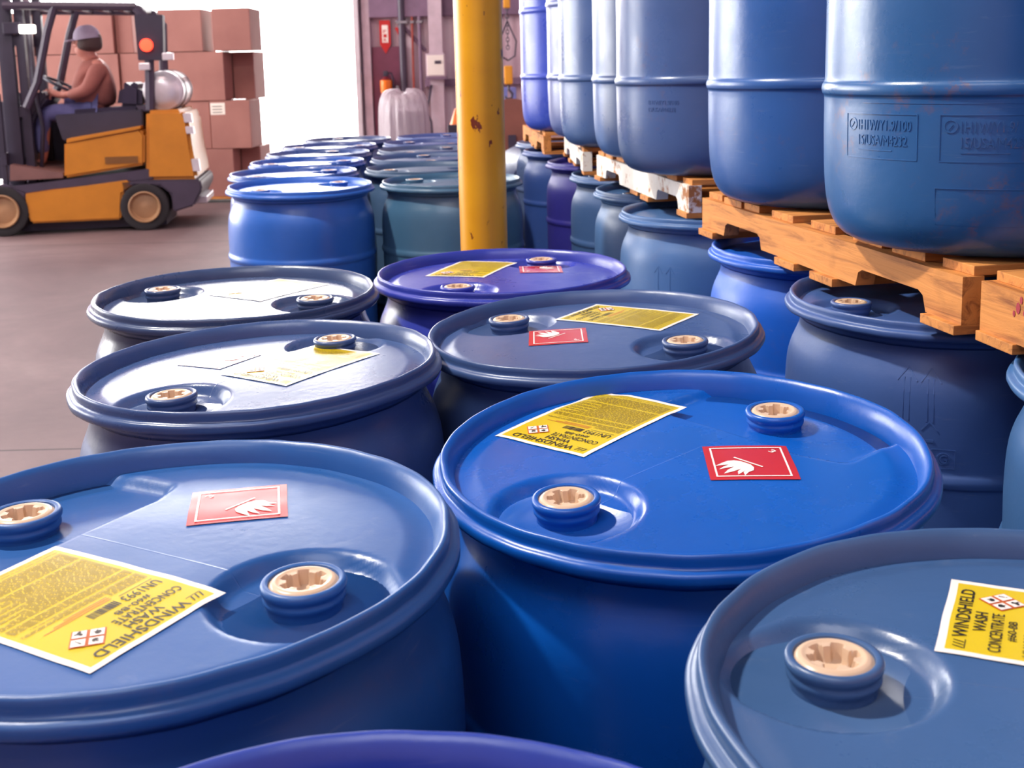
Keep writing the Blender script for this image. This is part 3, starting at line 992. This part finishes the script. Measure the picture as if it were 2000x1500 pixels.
# ---------------------------------------------------------------- lift truck
FY = 9.75      # plane of its near side
def fp(u, v, y=FY):
    q = at(u, v, y); return (q.x, q.z)
M['truck'] = simple('truck_yellow', srgb(196, 124, 34), .4, var=.08)
M['hub'] = simple('hub_beige', srgb(168, 128, 92), .5)
M['seat'] = simple('seat_vinyl', srgb(44, 34, 62), .45)
M['red_lamp'] = emis('red_lamp', (1.0, .05, .02, 1), 4.0)
M['white_lamp'] = emis('lamp_glow', (1.0, .93, .8, 1), 7.0)
T_ = empty('forklift', (fp(150, 450)[0], FY + .5, 0))
tag(T_, 'yellow counterbalance forklift driving left past the cardboard boxes', 'forklift')
ox, oy = T_.location.x, T_.location.y
def tp(u, v, y=FY):
    x, z = fp(u, v, y); return (x - ox, z)
def Tprism(name, pts, m, y0=FY, y1=FY + 1.0, bev=.012, parent=None, lbl=None):
    """side outline given on the truck's near side"""
    poly = [tp(u, v, y0) for u, v in pts]
    mb = MB().prism(poly, y0 - oy, y1 - oy)
    bm = bmesh.new()
    vs = [bm.verts.new(p_) for p_ in mb.v]
    for f in mb.f: bm.faces.new([vs[i] for i in f])
    bmesh.ops.recalc_face_normals(bm, faces=bm.faces[:])
    if bev: bmesh.ops.bevel(bm, geom=bm.edges[:], offset=bev, segments=2, affect='EDGES', clamp_overlap=True)
    me = bpy.data.meshes.new(name); bm.to_mesh(me); bm.free()
    o = link_mesh(name, me, m, parent or T_, auto=40)
    if lbl: tag(o, lbl)
    return o
Tprism('counterweight', [(284, 216), (352, 214), (364, 232), (372, 290), (384, 352), (284, 352)], M['truck'], bev=.03)
Tprism('rear_bumper', [(236, 352), (388, 352), (392, 372), (376, 404), (336, 416), (332, 380), (312, 364), (262, 362), (240, 378)], M['dark'], bev=.015, lbl='dark lower counterweight')
bh = Tprism('battery_hood', [(132, 276), (272, 251), (282, 262), (282, 322), (132, 346)], M['truck'], bev=.02)
Tprism('hood_edge', [(136, 270), (274, 246), (274, 252), (136, 278)], M['truck'], FY - .01, FY + 1.01, bev=.004)
Tprism('side_rail', [(0, 365), (110, 352), (290, 330), (300, 350), (112, 368), (0, 384)], M['dark'], FY + .01, FY + .99, bev=.006)
Tprism('chassis', [(58, 372), (250, 348), (262, 362), (240, 378), (238, 428), (72, 432), (60, 400)], M['truck'], bev=.015)
Tprism('underframe', [(40, 380), (60, 400), (72, 432), (240, 428), (330, 416), (330, 440), (40, 448)], M['black'], FY + .15, FY + .85, bev=.005)
Tprism('floor_plate', [(34, 318), (132, 336), (132, 346), (34, 350)], simple('worn_floor_plate', srgb(120, 84, 80), .5), FY + .03, FY + .97, bev=.005)
Tprism('dashboard', [(38, 330), (48, 232), (70, 188), (100, 176), (108, 190), (84, 226), (70, 330)], M['black'], FY + .2, FY + .8, bev=.02)
sc_ = MB()
a_ = tp(74, 205); b_ = tp(98, 172)
sc_.tube([(a_[0], 0, a_[1]), (b_[0], 0, b_[1])], .025, 10)
sc_.build('steering_column', M['black'], T_, auto=40)
wh = MB()
pts = [(.17 * math.cos(t * PI / 10), .17 * math.sin(t * PI / 10), 0) for t in range(21)]
Tm = TR((tp(104, 168)[0], 0, tp(104, 168)[1]), 0, R(28), 0)
wh.tube(pts, .014, 8, T=Tm)
for t in (0, 2.1, 4.2): wh.tube([(0, 0, -.02), (.17 * math.cos(t), .17 * math.sin(t), 0)], .01, 6, T=Tm)
wh.build('steering_wheel', M['black'], T_, auto=50)
# seat
Tprism('seat_cushion', [(150, 214), (282, 206), (284, 250), (150, 262)], M['seat'], FY + .25, FY + .75, bev=.04)
Tprism('seat_back', [(238, 210), (244, 168), (262, 156), (286, 168), (286, 212)], M['seat'], FY + .27, FY + .73, bev=.04)
Tprism('leg_gap_filler', [(44, 196), (190, 206), (190, 345), (40, 345)], M['black'], FY + .90, FY + .97, bev=.004)  # dark panel added to block the bright doorway showing behind the legs
Tprism('seat_base', [(118, 224), (282, 214), (284, 250), (134, 274)], M['black'], FY + .12, FY + .88, bev=.01)
# overhead guard
gd = MB()
for yy in (FY + .08, FY + .92):
    def q(u, v):
        x, z = tp(u, v); return (x, yy - oy, z)
    gd.tube([q(58, 210), q(78, 160), q(96, 60), q(108, 14)], .035, 8)
    gd.tube([q(290, 215), q(288, 130), q(286, 40), q(262, 14)], .04, 8)
    gd.tube([q(14, 12), q(262, 12)], .035, 8)
for k in range(7):
    u_ = 20 + k * 40
    x, z = tp(u_, 12)
    gd.box((x - .02, FY + .06 - oy, z - .02), (x + .02, FY + .94 - oy, z + .02))
gd.build('overhead_guard', M['dark'], T_, auto=40)
Tprism('rear_panel', [(262, 28), (316, 28), (318, 118), (270, 118)], M['black'], FY + .02, FY + .16, bev=.006)
lx, lz = tp(285, 88)
MB().lathe([(.001, 0), (.05, 0), (.055, .02), (.05, .05), (.001, .055)], 20, T=TR((lx, FY + .02 - oy, lz), R(90))).build('tail_lamp', M['red_lamp'], T_, auto=40)
x1_, z1_ = tp(57, 57)
hl = MB().box((x1_ - .06, -.42, z1_ - .035), (x1_ + .06, -.34, z1_ + .035), bev=.01)
hl.build('head_lamp', M['white_lamp'], T_)
x1_, z1_ = tp(30, 55)
MB().box((x1_ - .08, -.40, z1_ - .05), (x1_ + .06, -.30, z1_ + .05), bev=.01).build('lamp_housing', M['black'], T_)
for (u, v) in ((325, 110), (281, 130)):
    x, z = tp(u, v)
    MB().box((x - .045, -.5, z - .03), (x + .045, -.44, z + .03), bev=.006).build('reflector', M['chrome'], T_)
# gas bottle across the rear
gx, gz = tp(312, 178)
gb = MB().lathe(interp([(.001, -.42), (.09, -.41), (.15, -.37), (.172, -.30), (.172, .30), (.15, .37), (.09, .41), (.001, .42)], 3), 32, T=TR((gx, 0, gz), R(90)))
gb.build('gas_bottle', M['chrome'], T_, smooth=True)
for yy in (-.2, .2):
    MB().lathe([(.178, -.02), (.182, -.02), (.182, .02), (.178, .02)], 32, T=TR((gx, yy, gz), R(90)), closed=True).build('bottle_strap', M['dark'], T_, auto=40)
Tprism('bottle_cradle', [(272, 206), (350, 206), (346, 218), (280, 218)], M['dark'], FY + .2, FY + .8, bev=.005)
# bright metal strips standing for the door's white glare on the rear edge
for (va, vb) in ((222, 240), (248, 262), (312, 336)):
    Tprism('rear_glare_strip', [(352 + (va - 214) * .18, va), (368 + (va - 214) * .16, va), (368 + (vb - 214) * .16, vb), (352 + (vb - 214) * .18, vb)], M['chrome'], FY - .012, FY + .05, bev=.003)
x, z = tp(385, 397)
MB().box((x - .05, -.3, z - .03), (x + .05, .3, z + .03), bev=.01).build('tow_pin', M['chrome'], T_)
# blurred lettering plate on the hood
x, z = tp(240, 312)
np_ = MB().box((x - .14, -.506, z - .03), (x + .13, -.499, z + .03))
np_.build('name_plate', simple('faded_decal', srgb(120, 76, 30), .5), T_)
def wheel(u, v, rr, yy, nm='wheel'):
    x, z = tp(u, v)
    z = rr
    r_ = MB().lathe(interp([(rr * .55, -.10), (rr * .92, -.11), (rr, -.08), (rr, .08), (rr * .92, .11), (rr * .55, .10)], 2), 40, T=TR((x, yy, z), R(90)), closed=True)
    o = r_.build('wheel', M['rubber'], T_, auto=40)
    MB().lathe([(.001, -.118), (rr * .2, -.12), (rr * .24, -.085), (rr * .5, -.08), (rr * .62, -.122), (rr * .66, -.118), (rr * .66, .118), (rr * .62, .122), (rr * .5, .08), (.001, .1)], 32, T=TR((x, yy, z), R(90))).build('hub', M['hub'], o, auto=40)
for yy in (-.40, .40):
    wheel(283, 408, .205, yy)
    wheel(20, 415, .215, yy)
Tprism('front_fender', [(-30, 372), (20, 356), (62, 372), (60, 392), (40, 380), (0, 374), (-30, 384)], M['dark'], FY, FY + .3, bev=.01)
# mast, carriage and forks in front
ms = MB()
for yy in (-.36, .28):
    xa, za = tp(-28, 440); xb, zb = tp(32, 0)
    ms.box((xb - .17, yy, .06), (xb - .05, yy + .08, 2.25), bev=.008)
    ms.box((xb - .03, yy + .02, .06), (xb + .04, yy + .10, 2.15), bev=.008)
for zz in (.3, 1.0, 1.6, 2.1): ms.box((xb - .12, -.34, zz), (xb - .02, .34, zz + .09))
ms.build('mast', M['black'], T_, auto=40)
cy_ = MB().tube([(xb - .02, 0, .2), (xb - .02, 0, 2.0)], .05, 14); cy_.build('lift_cylinder', M['steel'], T_, auto=40)
for yy in (-.25, .15):
    f = MB().box((xb - .26, yy, .05), (xb - .20, yy + .1, .65)).box((xb - 1.25, yy, .05), (xb - .2, yy + .1, .09))
    f.build('fork', M['dark'], T_)
cg = MB()
for zz in (.25, .6): cg.box((xb - .2, -.45, zz), (xb - .16, .45, zz + .1))
for yy in (-.44, -.2, .2, .4): cg.box((xb - .2, yy, .25), (xb - .17, yy + .04, 1.2))
cg.build('carriage', M['black'], T_)
ch = MB().tube([(xb + .07, -.3, 1.95), (xb + .09, -.32, 1.2), (xb + .12, -.3, .9), (xb + .06, -.28, .4)], .018, 8)
ch.build('hydraulic_hose', M['black'], T_, smooth=True)

# ---------------------------------------------------------------- driver
def skin_mesh(name, verts, edges, radii, root_i, m, parent, sub=2):
    me = bpy.data.meshes.new(name)
    me.from_pydata(verts, edges, [])
    o = bpy.data.objects.new(name, me); C.objects.link(o)
    o.modifiers.new('skin', 'SKIN')
    sv = me.skin_vertices[0].data
    for i, r_ in enumerate(radii):
        rr_ = r_ if isinstance(r_, tuple) else (r_, r_)
        sv[i].radius = rr_
        sv[i].use_root = (i == root_i)
    s_ = o.modifiers.new('sub', 'SUBSURF'); s_.levels = sub; s_.render_levels = sub
    dg = bpy.context.evaluated_depsgraph_get(); dg.update()
    me2 = bpy.data.meshes.new_from_object(o.evaluated_get(dg))
    bpy.data.objects.remove(o)
    me2.name = name
    r = link_mesh(name, me2, m, parent, smooth=True)
    return r
M['skin'] = simple('skin', srgb(188, 118, 104), .5, var=.05)
M['shirt'] = simple('salmon_shirt', srgb(150, 90, 82), .8, var=.1, scale=9)
M['jeans'] = simple('blue_jeans', srgb(96, 96, 146), .85, var=.12, scale=12)
M['cap'] = simple('grey_cap', srgb(150, 138, 160), .8)
M['hair'] = simple('dark_hair', srgb(70, 50, 50), .7)
PY = FY + .5
Pn = empty('person', (at(205, 215, PY).x, PY, at(205, 222, PY).z))
tag(Pn, 'person in salmon shirt, jeans and grey cap seated driving the forklift', 'person')
def pp(u, v, dy=0.0):
    q = at(u, v, PY + dy)
    return (q.x - Pn.location.x, dy, q.z - Pn.location.z)
V_ = []; E_ = []; Rd = []
def nv(p_, r_, par=None):
    V_.append(p_); Rd.append(r_)
    if par is not None: E_.append((par, len(V_) - 1))
    return len(V_) - 1
pel = nv(pp(210, 212), (.15, .13))
wst = nv(pp(208, 182), (.16, .16), pel)
chs = nv(pp(210, 150), (.17, .17), wst)
nck0 = nv(pp(202, 122), (.085, .095), chs)
nck = nv(pp(195, 110), .06, nck0)
jaw = nv(pp(188, 98), (.07, .074), nck)
hd = nv(pp(190, 83), (.096, .104), jaw)
crn = nv(pp(192, 68), (.07, .08), hd)
ns = nv(pp(163, 88), .013, hd)
ch_ = nv(pp(170, 101), .02, jaw)
hands = []
for sd in (-1, 1):
    sh = nv(pp(208, 128, sd * .19), .062, chs)
    el = nv(pp(184, 178, sd * .25), .046, sh)
    wr = nv(pp(140, 186, sd * .17), .028, el)
    pm = nv(pp(128, 182, sd * .15), (.036, .020), wr)
    for k in range(4):
        f1 = nv(pp(121, 177 + k * 3.2, sd * .15), .010, pm)
        f2 = nv(pp(115 + k, 179 + k * 3.4, sd * .148), .009, f1)
        f3 = nv(pp(117 + k, 184 + k * 3.4, sd * .146), .008, f2)
    t1 = nv(pp(128, 175, sd * .12), .011, pm)
    nv(pp(120, 174, sd * .11), .009, t1)
    hp = nv(pp(200, 222, sd * .10), .092, pel)
    kn = nv(pp(110, 217, sd * .15), .064, hp)
    ak = nv(pp(108, 300, sd * .15), .040, kn)
    ht = nv(pp(106, 314, sd * .15), .036, ak)
    nv(pp(78, 318, sd * .16), .028, ht)
skin_mesh('body', V_, E_, Rd, 0, M['skin'], Pn)
# shirt
V2 = []; E2 = []; R2 = []
def nv2(p_, r_, par=None):
    V2.append(p_); R2.append(r_)
    if par is not None: E2.append((par, len(V2) - 1))
    return len(V2) - 1
a = nv2(pp(208, 212), (.19, .19)); b = nv2(pp(207, 182), (.215, .215), a); c = nv2(pp(212, 150), (.215, .215), b); e = nv2(pp(203, 124), (.12, .12), c)
for sd in (-1, 1):
    s1 = nv2(pp(209, 128, sd * .19), .082, c); s2 = nv2(pp(184, 178, sd * .25), .066, s1); s3 = nv2(pp(150, 186, sd * .19), .048, s2)
skin_mesh('shirt', V2, E2, R2, 0, M['shirt'], Pn)
V2 = []; E2 = []; R2 = []
a = nv2(pp(204, 226), (.17, .17))
for sd in (-1, 1):
    h_ = nv2(pp(185, 222, sd * .10), .115, a); k_ = nv2(pp(110, 218, sd * .15), .082, h_); m_ = nv2(pp(104, 260, sd * .15), .066, k_); n_ = nv2(pp(107, 300, sd * .15), .056, m_)
skin_mesh('jeans', V2, E2, R2, 0, M['jeans'], Pn)
for sd in (-1, 1):
    V2 = []; E2 = []; R2 = []
    a = nv2(pp(112, 316, sd * .15), .046); b = nv2(pp(96, 319, sd * .155), .042, a); c = nv2(pp(78, 321, sd * .16), .034, b)
    skin_mesh('shoe', V2, E2, R2, 0, M['hair'], Pn, 1)
hx, hy, hz = pp(193, 82)
hair = MB().lathe(interp([(.001, .10), (.06, .09), (.094, .05), (.10, 0), (.094, -.05), (.06, -.075)], 3), 24, T=TR((hx + .014, 0, hz), 0, 0, 0, 1.1))
hair.build('hair', M['hair'], Pn, smooth=True)
cap = MB().lathe(interp([(.001, .105), (.05, .098), (.09, .06), (.106, .005), (.108, -.005)], 3), 28, T=TR((hx, 0, hz + .03), 0, R(-8), 0, 1.12))
cap.build('cap', M['cap'], Pn, smooth=True)
pk = MB(); pk.add([(x_ - .0, y_, 0) for x_, y_ in [(-.08, -.07), (-.13, -.062), (-.165, -.03), (-.17, 0), (-.165, .03), (-.13, .062), (-.08, .07)]] + [(x_ - .0, y_, .008) for x_, y_ in [(-.08, -.07), (-.13, -.062), (-.165, -.03), (-.17, 0), (-.165, .03), (-.13, .062), (-.08, .07)]],
        [[0, 1, 2, 3, 4, 5, 6], [13, 12, 11, 10, 9, 8, 7]] + [[i, i + 7, (i + 1) % 7 + 7, (i + 1) % 7] for i in range(7)], 0, TR((hx, 0, hz + .03), 0, R(-8), 0, 1.12))
pk.build('cap_peak', M['cap'], Pn)

# both stand turned slightly, nose towards the camera
pv = Vector((-3.2, FY, 0)); Mz = Matrix.Rotation(R(9), 4, 'Z')
for o in (T_, Pn):
    o.location = pv + (Mz @ (o.location - pv))
    o.rotation_euler.z = R(9)

# ---------------------------------------------------------------- things before the back wall
BY = 14.8
def wp(u, v, y=BY): q = at(u, v, y); return q.x, q.z
# dark red door, fire point and its arrow sign
dx0, dz1 = wp(727, 92); dx1, _ = wp(785, 92)
dr = MB().box((dx0, BY - .06, 0), (dx1, BY, dz1), bev=.008).build('door_1', simple('maroon_door', srgb(110, 50, 74), .5), None)
tag(dr, kind='structure')
hb = MB().box((dx1 - .09, BY - .11, .98), (dx1 - .05, BY - .06, 1.12), bev=.005).build('door_handle', M['steel'], dr)
x, z = wp(757, 160)
ex = empty('fire_extinguisher', (x, BY - .18, z - .33)); tag(ex, 'fire extinguisher with orange band hanging under the red arrow sign', 'fire extinguisher')
M['ext'] = simple('extinguisher_orange', srgb(240, 120, 30), .3)
MB().lathe(interp([(.001, 0), (.06, .005), (.07, .03), (.07, .32), (.05, .37), (.02, .40), (.001, .40)], 2), 24).build('cylinder', simple('dark_red', srgb(120, 34, 44), .35), ex, smooth=True)
MB().lathe([(.072, .20), (.074, .21), (.074, .35), (.060, .36)], 24).build('orange_band', M['ext'], ex, auto=40)
MB().box((-.03, -.02, .40), (.03, .02, .47), bev=.006).tube([(0, 0, .44), (.07, 0, .44), (.09, 0, .38), (.085, 0, .12)], .012, 8).build('valve_and_hose', M['black'], ex, auto=50)
MB().box((-.05, .06, .15), (.05, .12, .30)).build('wall_bracket', M['dark'], ex)
sg = empty('fire_sign', (x, BY - .07, wp(757, 105)[1])); tag(sg, 'tall red and white downward arrow sign above the fire extinguisher', 'sign')
hh = wp(757, 40)[1] - wp(757, 105)[1]
MB().prism([(-.07, .12), (0, 0), (.07, .12), (.07, hh), (-.07, hh)], 0, .01).build('panel', M['sticker_red'], sg)
MB().box((-.038, -.004, .14), (.038, .002, hh - .06)).build('white_field', M['sticker_white'], sg)
tx = MB()
for k, chx in enumerate('FIRE'):
    vs, fs = text2d(chx, .01)
    tx.add([(-.022 + a * .044, -.006, hh - .16 - k * .055 + b_ * .042) for a, b_ in vs], fs)
tx.build('lettering', M['sticker_red'], sg)
x, z = wp(780, 62)
hs = empty('small_red_sign', (x, BY - .07, z)); tag(hs, 'small red sign on the wall right of the arrow sign', 'sign')
MB().prism([(-.05, .04), (-.03, .06), (0, .04), (.04, .05), (.055, .02), (.03, -.03), (0, -.06)], 0, .012).build('plate', M['sticker_red'], hs)
# structural column of the wall and its conduit
x, _ = wp(855, 120)
ib = MB().box((x - .085, BY - .30, 0), (x + .085, BY - .28, 6.5)).box((x - .085, BY - .15, 0), (x + .085, BY - .13, 6.5)).box((x - .01, BY - .28, 0), (x + .01, BY - .15, 6.5))
struct('trim_7', ib, M['frame'])
x, z = wp(855, 128)
bx = empty('electrical_box', (x, BY - .36, z)); tag(bx, 'white electrical box mounted on the pale wall column', 'electrical box')
MB().box((-.12, -.05, -.14), (.12, .06, .15), bev=.012).build('enclosure', M['frame'], bx)
MB().box((-.105, -.058, -.12), (.105, -.048, .13), bev=.004).build('door', M['sticker_white'], bx)
MB().box((-.01, -.066, .02), (.07, -.056, .06)).build('rating_plate', M['dark'], bx)
MB().box((-.13, -.06, -.17), (.13, .06, -.14)).build('bottom_tray', M['girt'], bx)
def pipe(u, r_, name, label, m, z0=0, z1=6.4, dy=.12, cat='pipe', ubot=None):
    x, _ = wp(u, 120)
    xb2 = wp(ubot, 240)[0] if ubot else x
    o = empty(name, (x, BY - dy, z0)); tag(o, label, cat)
    MB().tube([(xb2 - x, 0, 0), (0, 0, z1 - z0)], r_, 10).build('pipe', m, o, auto=50)
    for k in range(4):
        zz = .6 + k * 1.3 - z0
        if z1 - z0 > zz > 0:
            MB().box((-r_ * 1.6 + (xb2 - x) * (1 - zz / (z1 - z0)), -r_ * 1.3, zz), (r_ * 1.6 + (xb2 - x) * (1 - zz / (z1 - z0)), dy - .02, zz + .03)).build('clamp', M['steel'], o)
pipe(789, .045, 'drain_pipe', 'thick dark vertical pipe just right of the maroon door', M['dark'], dy=.13, ubot=794)
pipe(815, .016, 'sprinkler_pipe', 'thin red-brown vertical pipe left of the electrical box', simple('red_brown', srgb(160, 70, 60), .5), ubot=811)
pipe(823, .022, 'conduit', 'grey vertical conduit between the red pipe and the wall column', M['girt'])
# loose hanging cable
x, z = wp(848, 190)
cb = MB().tube([(wp(846, 165)[0], BY - .32, wp(846, 165)[1]), (wp(838, 215)[0], BY - .34, wp(838, 215)[1]), (wp(846, 235)[0], BY - .36, wp(846, 235)[1]), (wp(850, 262)[0], BY - .36, .05)], .014, 8)
tag(cb.build('hanging_cable', M['dark'], None, smooth=True), 'dark loose cable hanging below the electrical box', 'cable')
# chain hoist between column and drums
x, z = wp(992, 100, 13.5)
hc = empty('chain_hoist', (x, 13.5, 1.0)); tag(hc, 'chain hoist with yellow hooks hanging right of the yellow column', 'hoist')
M['hook_yellow'] = simple('hook_yellow', srgb(232, 160, 40), .4)
cn = MB()
for k in range(60):
    zz = .55 + k * .045
    T = TR((0, 0, zz), R(90), 0, (k % 2) * PI / 2)
    cn.tube([(.018 * math.cos(t * PI / 4), .028 * math.sin(t * PI / 4), 0) for t in range(9)], .006, 5, T=T)
cn.build('chain', M['dark'], hc)
MB().box((-.05, -.04, .12), (.05, .04, .34), bev=.02).build('lower_block', M['hook_yellow'], hc)
MB().tube([(0, 0, .12), (0, 0, .06), (.04, 0, .01), (.03, 0, -.04), (-.02, 0, -.05), (-.05, 0, -.02)], .016, 8).build('hook', M['dark'], hc, smooth=True)
MB().box((-.04, -.04, 1.0), (.04, .04, 1.2), bev=.015).build('upper_block', M['hook_yellow'], hc)
for sgn in (-1, 1):
    MB().tube([(0, 0, .85), (sgn * .10, 0, .62), (sgn * .08, 0, .45), (0, 0, .40)], .010, 6).build('sling', M['dark'], hc, smooth=True)
# blue uprights of a far rack
for (ua, lb) in ((986, 'pale blue rack upright nearest the yellow column'), (1003, 'pale blue rack upright beside the far royal-blue drum')):
    x, z = wp(ua, 200, 13.8)
    r_ = MB().box((x - .035, 13.76, 0), (x + .035, 13.84, wp(ua, 170, 13.8)[1]), bev=.005)
    tag(r_.build('rack_upright', simple('pale_blue_steel', srgb(130, 140, 210), .5), None), lb, 'rack')
# shrouded machine: thin white plastic cover with folds
m, nt, bs = mat_base('translucent_wrap')
bs.inputs['Base Color'].default_value = srgb(205, 188, 198)
bs.inputs['Roughness'].default_value = .25
bs.inputs['Transmission Weight'].default_value = .3
v = coords(nt, (14, 14, 1.2)); bump(nt, bs, noise(nt, v, 1.5, 5), .8, .03)
M['wrap'] = m
cx = (at(740, 230, 9.0).x + at(838, 230, 9.0).x) / 2
zt = at(790, 178, 9.0).z
wr_ = empty('wrapped_machine', (cx, 9.0, 0)); tag(wr_, 'upright machine shrouded in white plastic wrap behind the far drums', 'wrapped goods')
na = 72
prof = [(.215, 0), (.212, .3), (.208, .6), (.200, .85), (.192, zt - .14), (.17, zt - .05), (.12, zt - .005), (.03, zt + .003)]
prof = interp(prof, 3)
vs = []; fs = []
for r_, z in prof:
    for i in range(na):
        a = 2 * PI * i / na
        f_ = 1 + .05 * math.sin(9 * a + z * 3) * min(1, (zt + .1 - z)) + .03 * math.sin(17 * a + 1 + z * 5)
        vs.append((r_ * f_ * math.cos(a) * 1.0, r_ * f_ * math.sin(a) * .8, z + (.02 * math.cos(2 * a) if z > .9 else 0)))
for j in range(len(prof) - 1):
    for i in range(na):
        fs.append([j * na + i, j * na + (i + 1) % na, (j + 1) * na + (i + 1) % na, (j + 1) * na + i])
fs.append([(len(prof) - 1) * na + i for i in range(na)])
MB().add(vs, fs).build('plastic_wrap', M['wrap'], wr_, smooth=True)
MB().box((-.12, -.09, 0), (.13, .09, zt - .16), bev=.03).build('machine_body', simple('brown_machine', srgb(120, 84, 84), .5), wr_)
# drum lying on its side and hose reel at the end of the stacked row
dl = empty('steel_drum', (.16, 7.5, .53)); tag(dl, 'grey-blue round drum end standing on edge at the end of the stacked row', 'drum')
dl.rotation_euler = (R(90), 0, R(14))
dm = pl((78, 92, 132), 0, .4)[0]
MB().lathe(interp([(.22, -.30), (.26, -.295), (.275, -.28), (.275, .28), (.26, .295), (.22, .30)], 2), 48).build('shell', dm, dl, auto=40)
MB().lathe([(.262, .295), (.279, .300), (.284, .310), (.279, .318), (.264, .312)], 48, closed=True).build('chime', dm, dl, auto=60)
st = empty('timber_cradle', (.16, 7.5, 0)); tag(st, 'low timber cradle on the floor holding the grey-blue drum on edge', 'cradle')
MB().box((-.28, -.22, 0), (.28, -.14, .25), bev=.01).box((-.28, .14, 0), (.28, .22, .25), bev=.01).build('beam', M['wood_x'], st)
hr = empty('hose_reel', (at(1000, 262, 8.8).x, 8.8, at(1000, 262, 8.8).z)); tag(hr, 'brown reel with dark coiled hose beyond the end of the row', 'hose reel')
MB().lathe([(.10, -.08), (.20, -.09), (.24, -.08), (.25, 0), (.24, .08), (.20, .09), (.10, .08)], 36, T=TR((0, 0, 0), R(90)), closed=True).build('coiled_hose', M['black'], hr, smooth=True)
for yy in (-.10, .10):
    MB().lathe([(.001, -.006), (.27, -.006), (.27, .006), (.001, .006)], 36, T=TR((0, yy, 0), R(90))).build('flange', simple('rust_brown', srgb(140, 84, 70), .5), hr, auto=40)
zz = hr.location.z
MB().box((-.03, -.13, -zz), (.03, -.11, 0)).box((-.03, .11, -zz), (.03, .13, 0)).box((-.2, -.14, -zz), (.2, .14, -zz + .02)).build('stand', M['dark'], hr)
# orange-topped thing left of the column on the wall side
x, z = wp(892, 222, 13.0)
cnb = empty('traffic_cone', (x, 13.0, 0)); tag(cnb, 'orange cone top on a dark stand left of the yellow column', 'cone')
MB().lathe([(.08, z - .12), (.02, z + .06), (.001, z + .06)], 20).build('cone', M['ext'], cnb, auto=40)
MB().box((-.10, -.10, 0), (.10, .10, z - .12), bev=.01).build('stand', M['black'], cnb)

for o in list(bpy.data.objects):
    if '_k' in o: del o['_k']
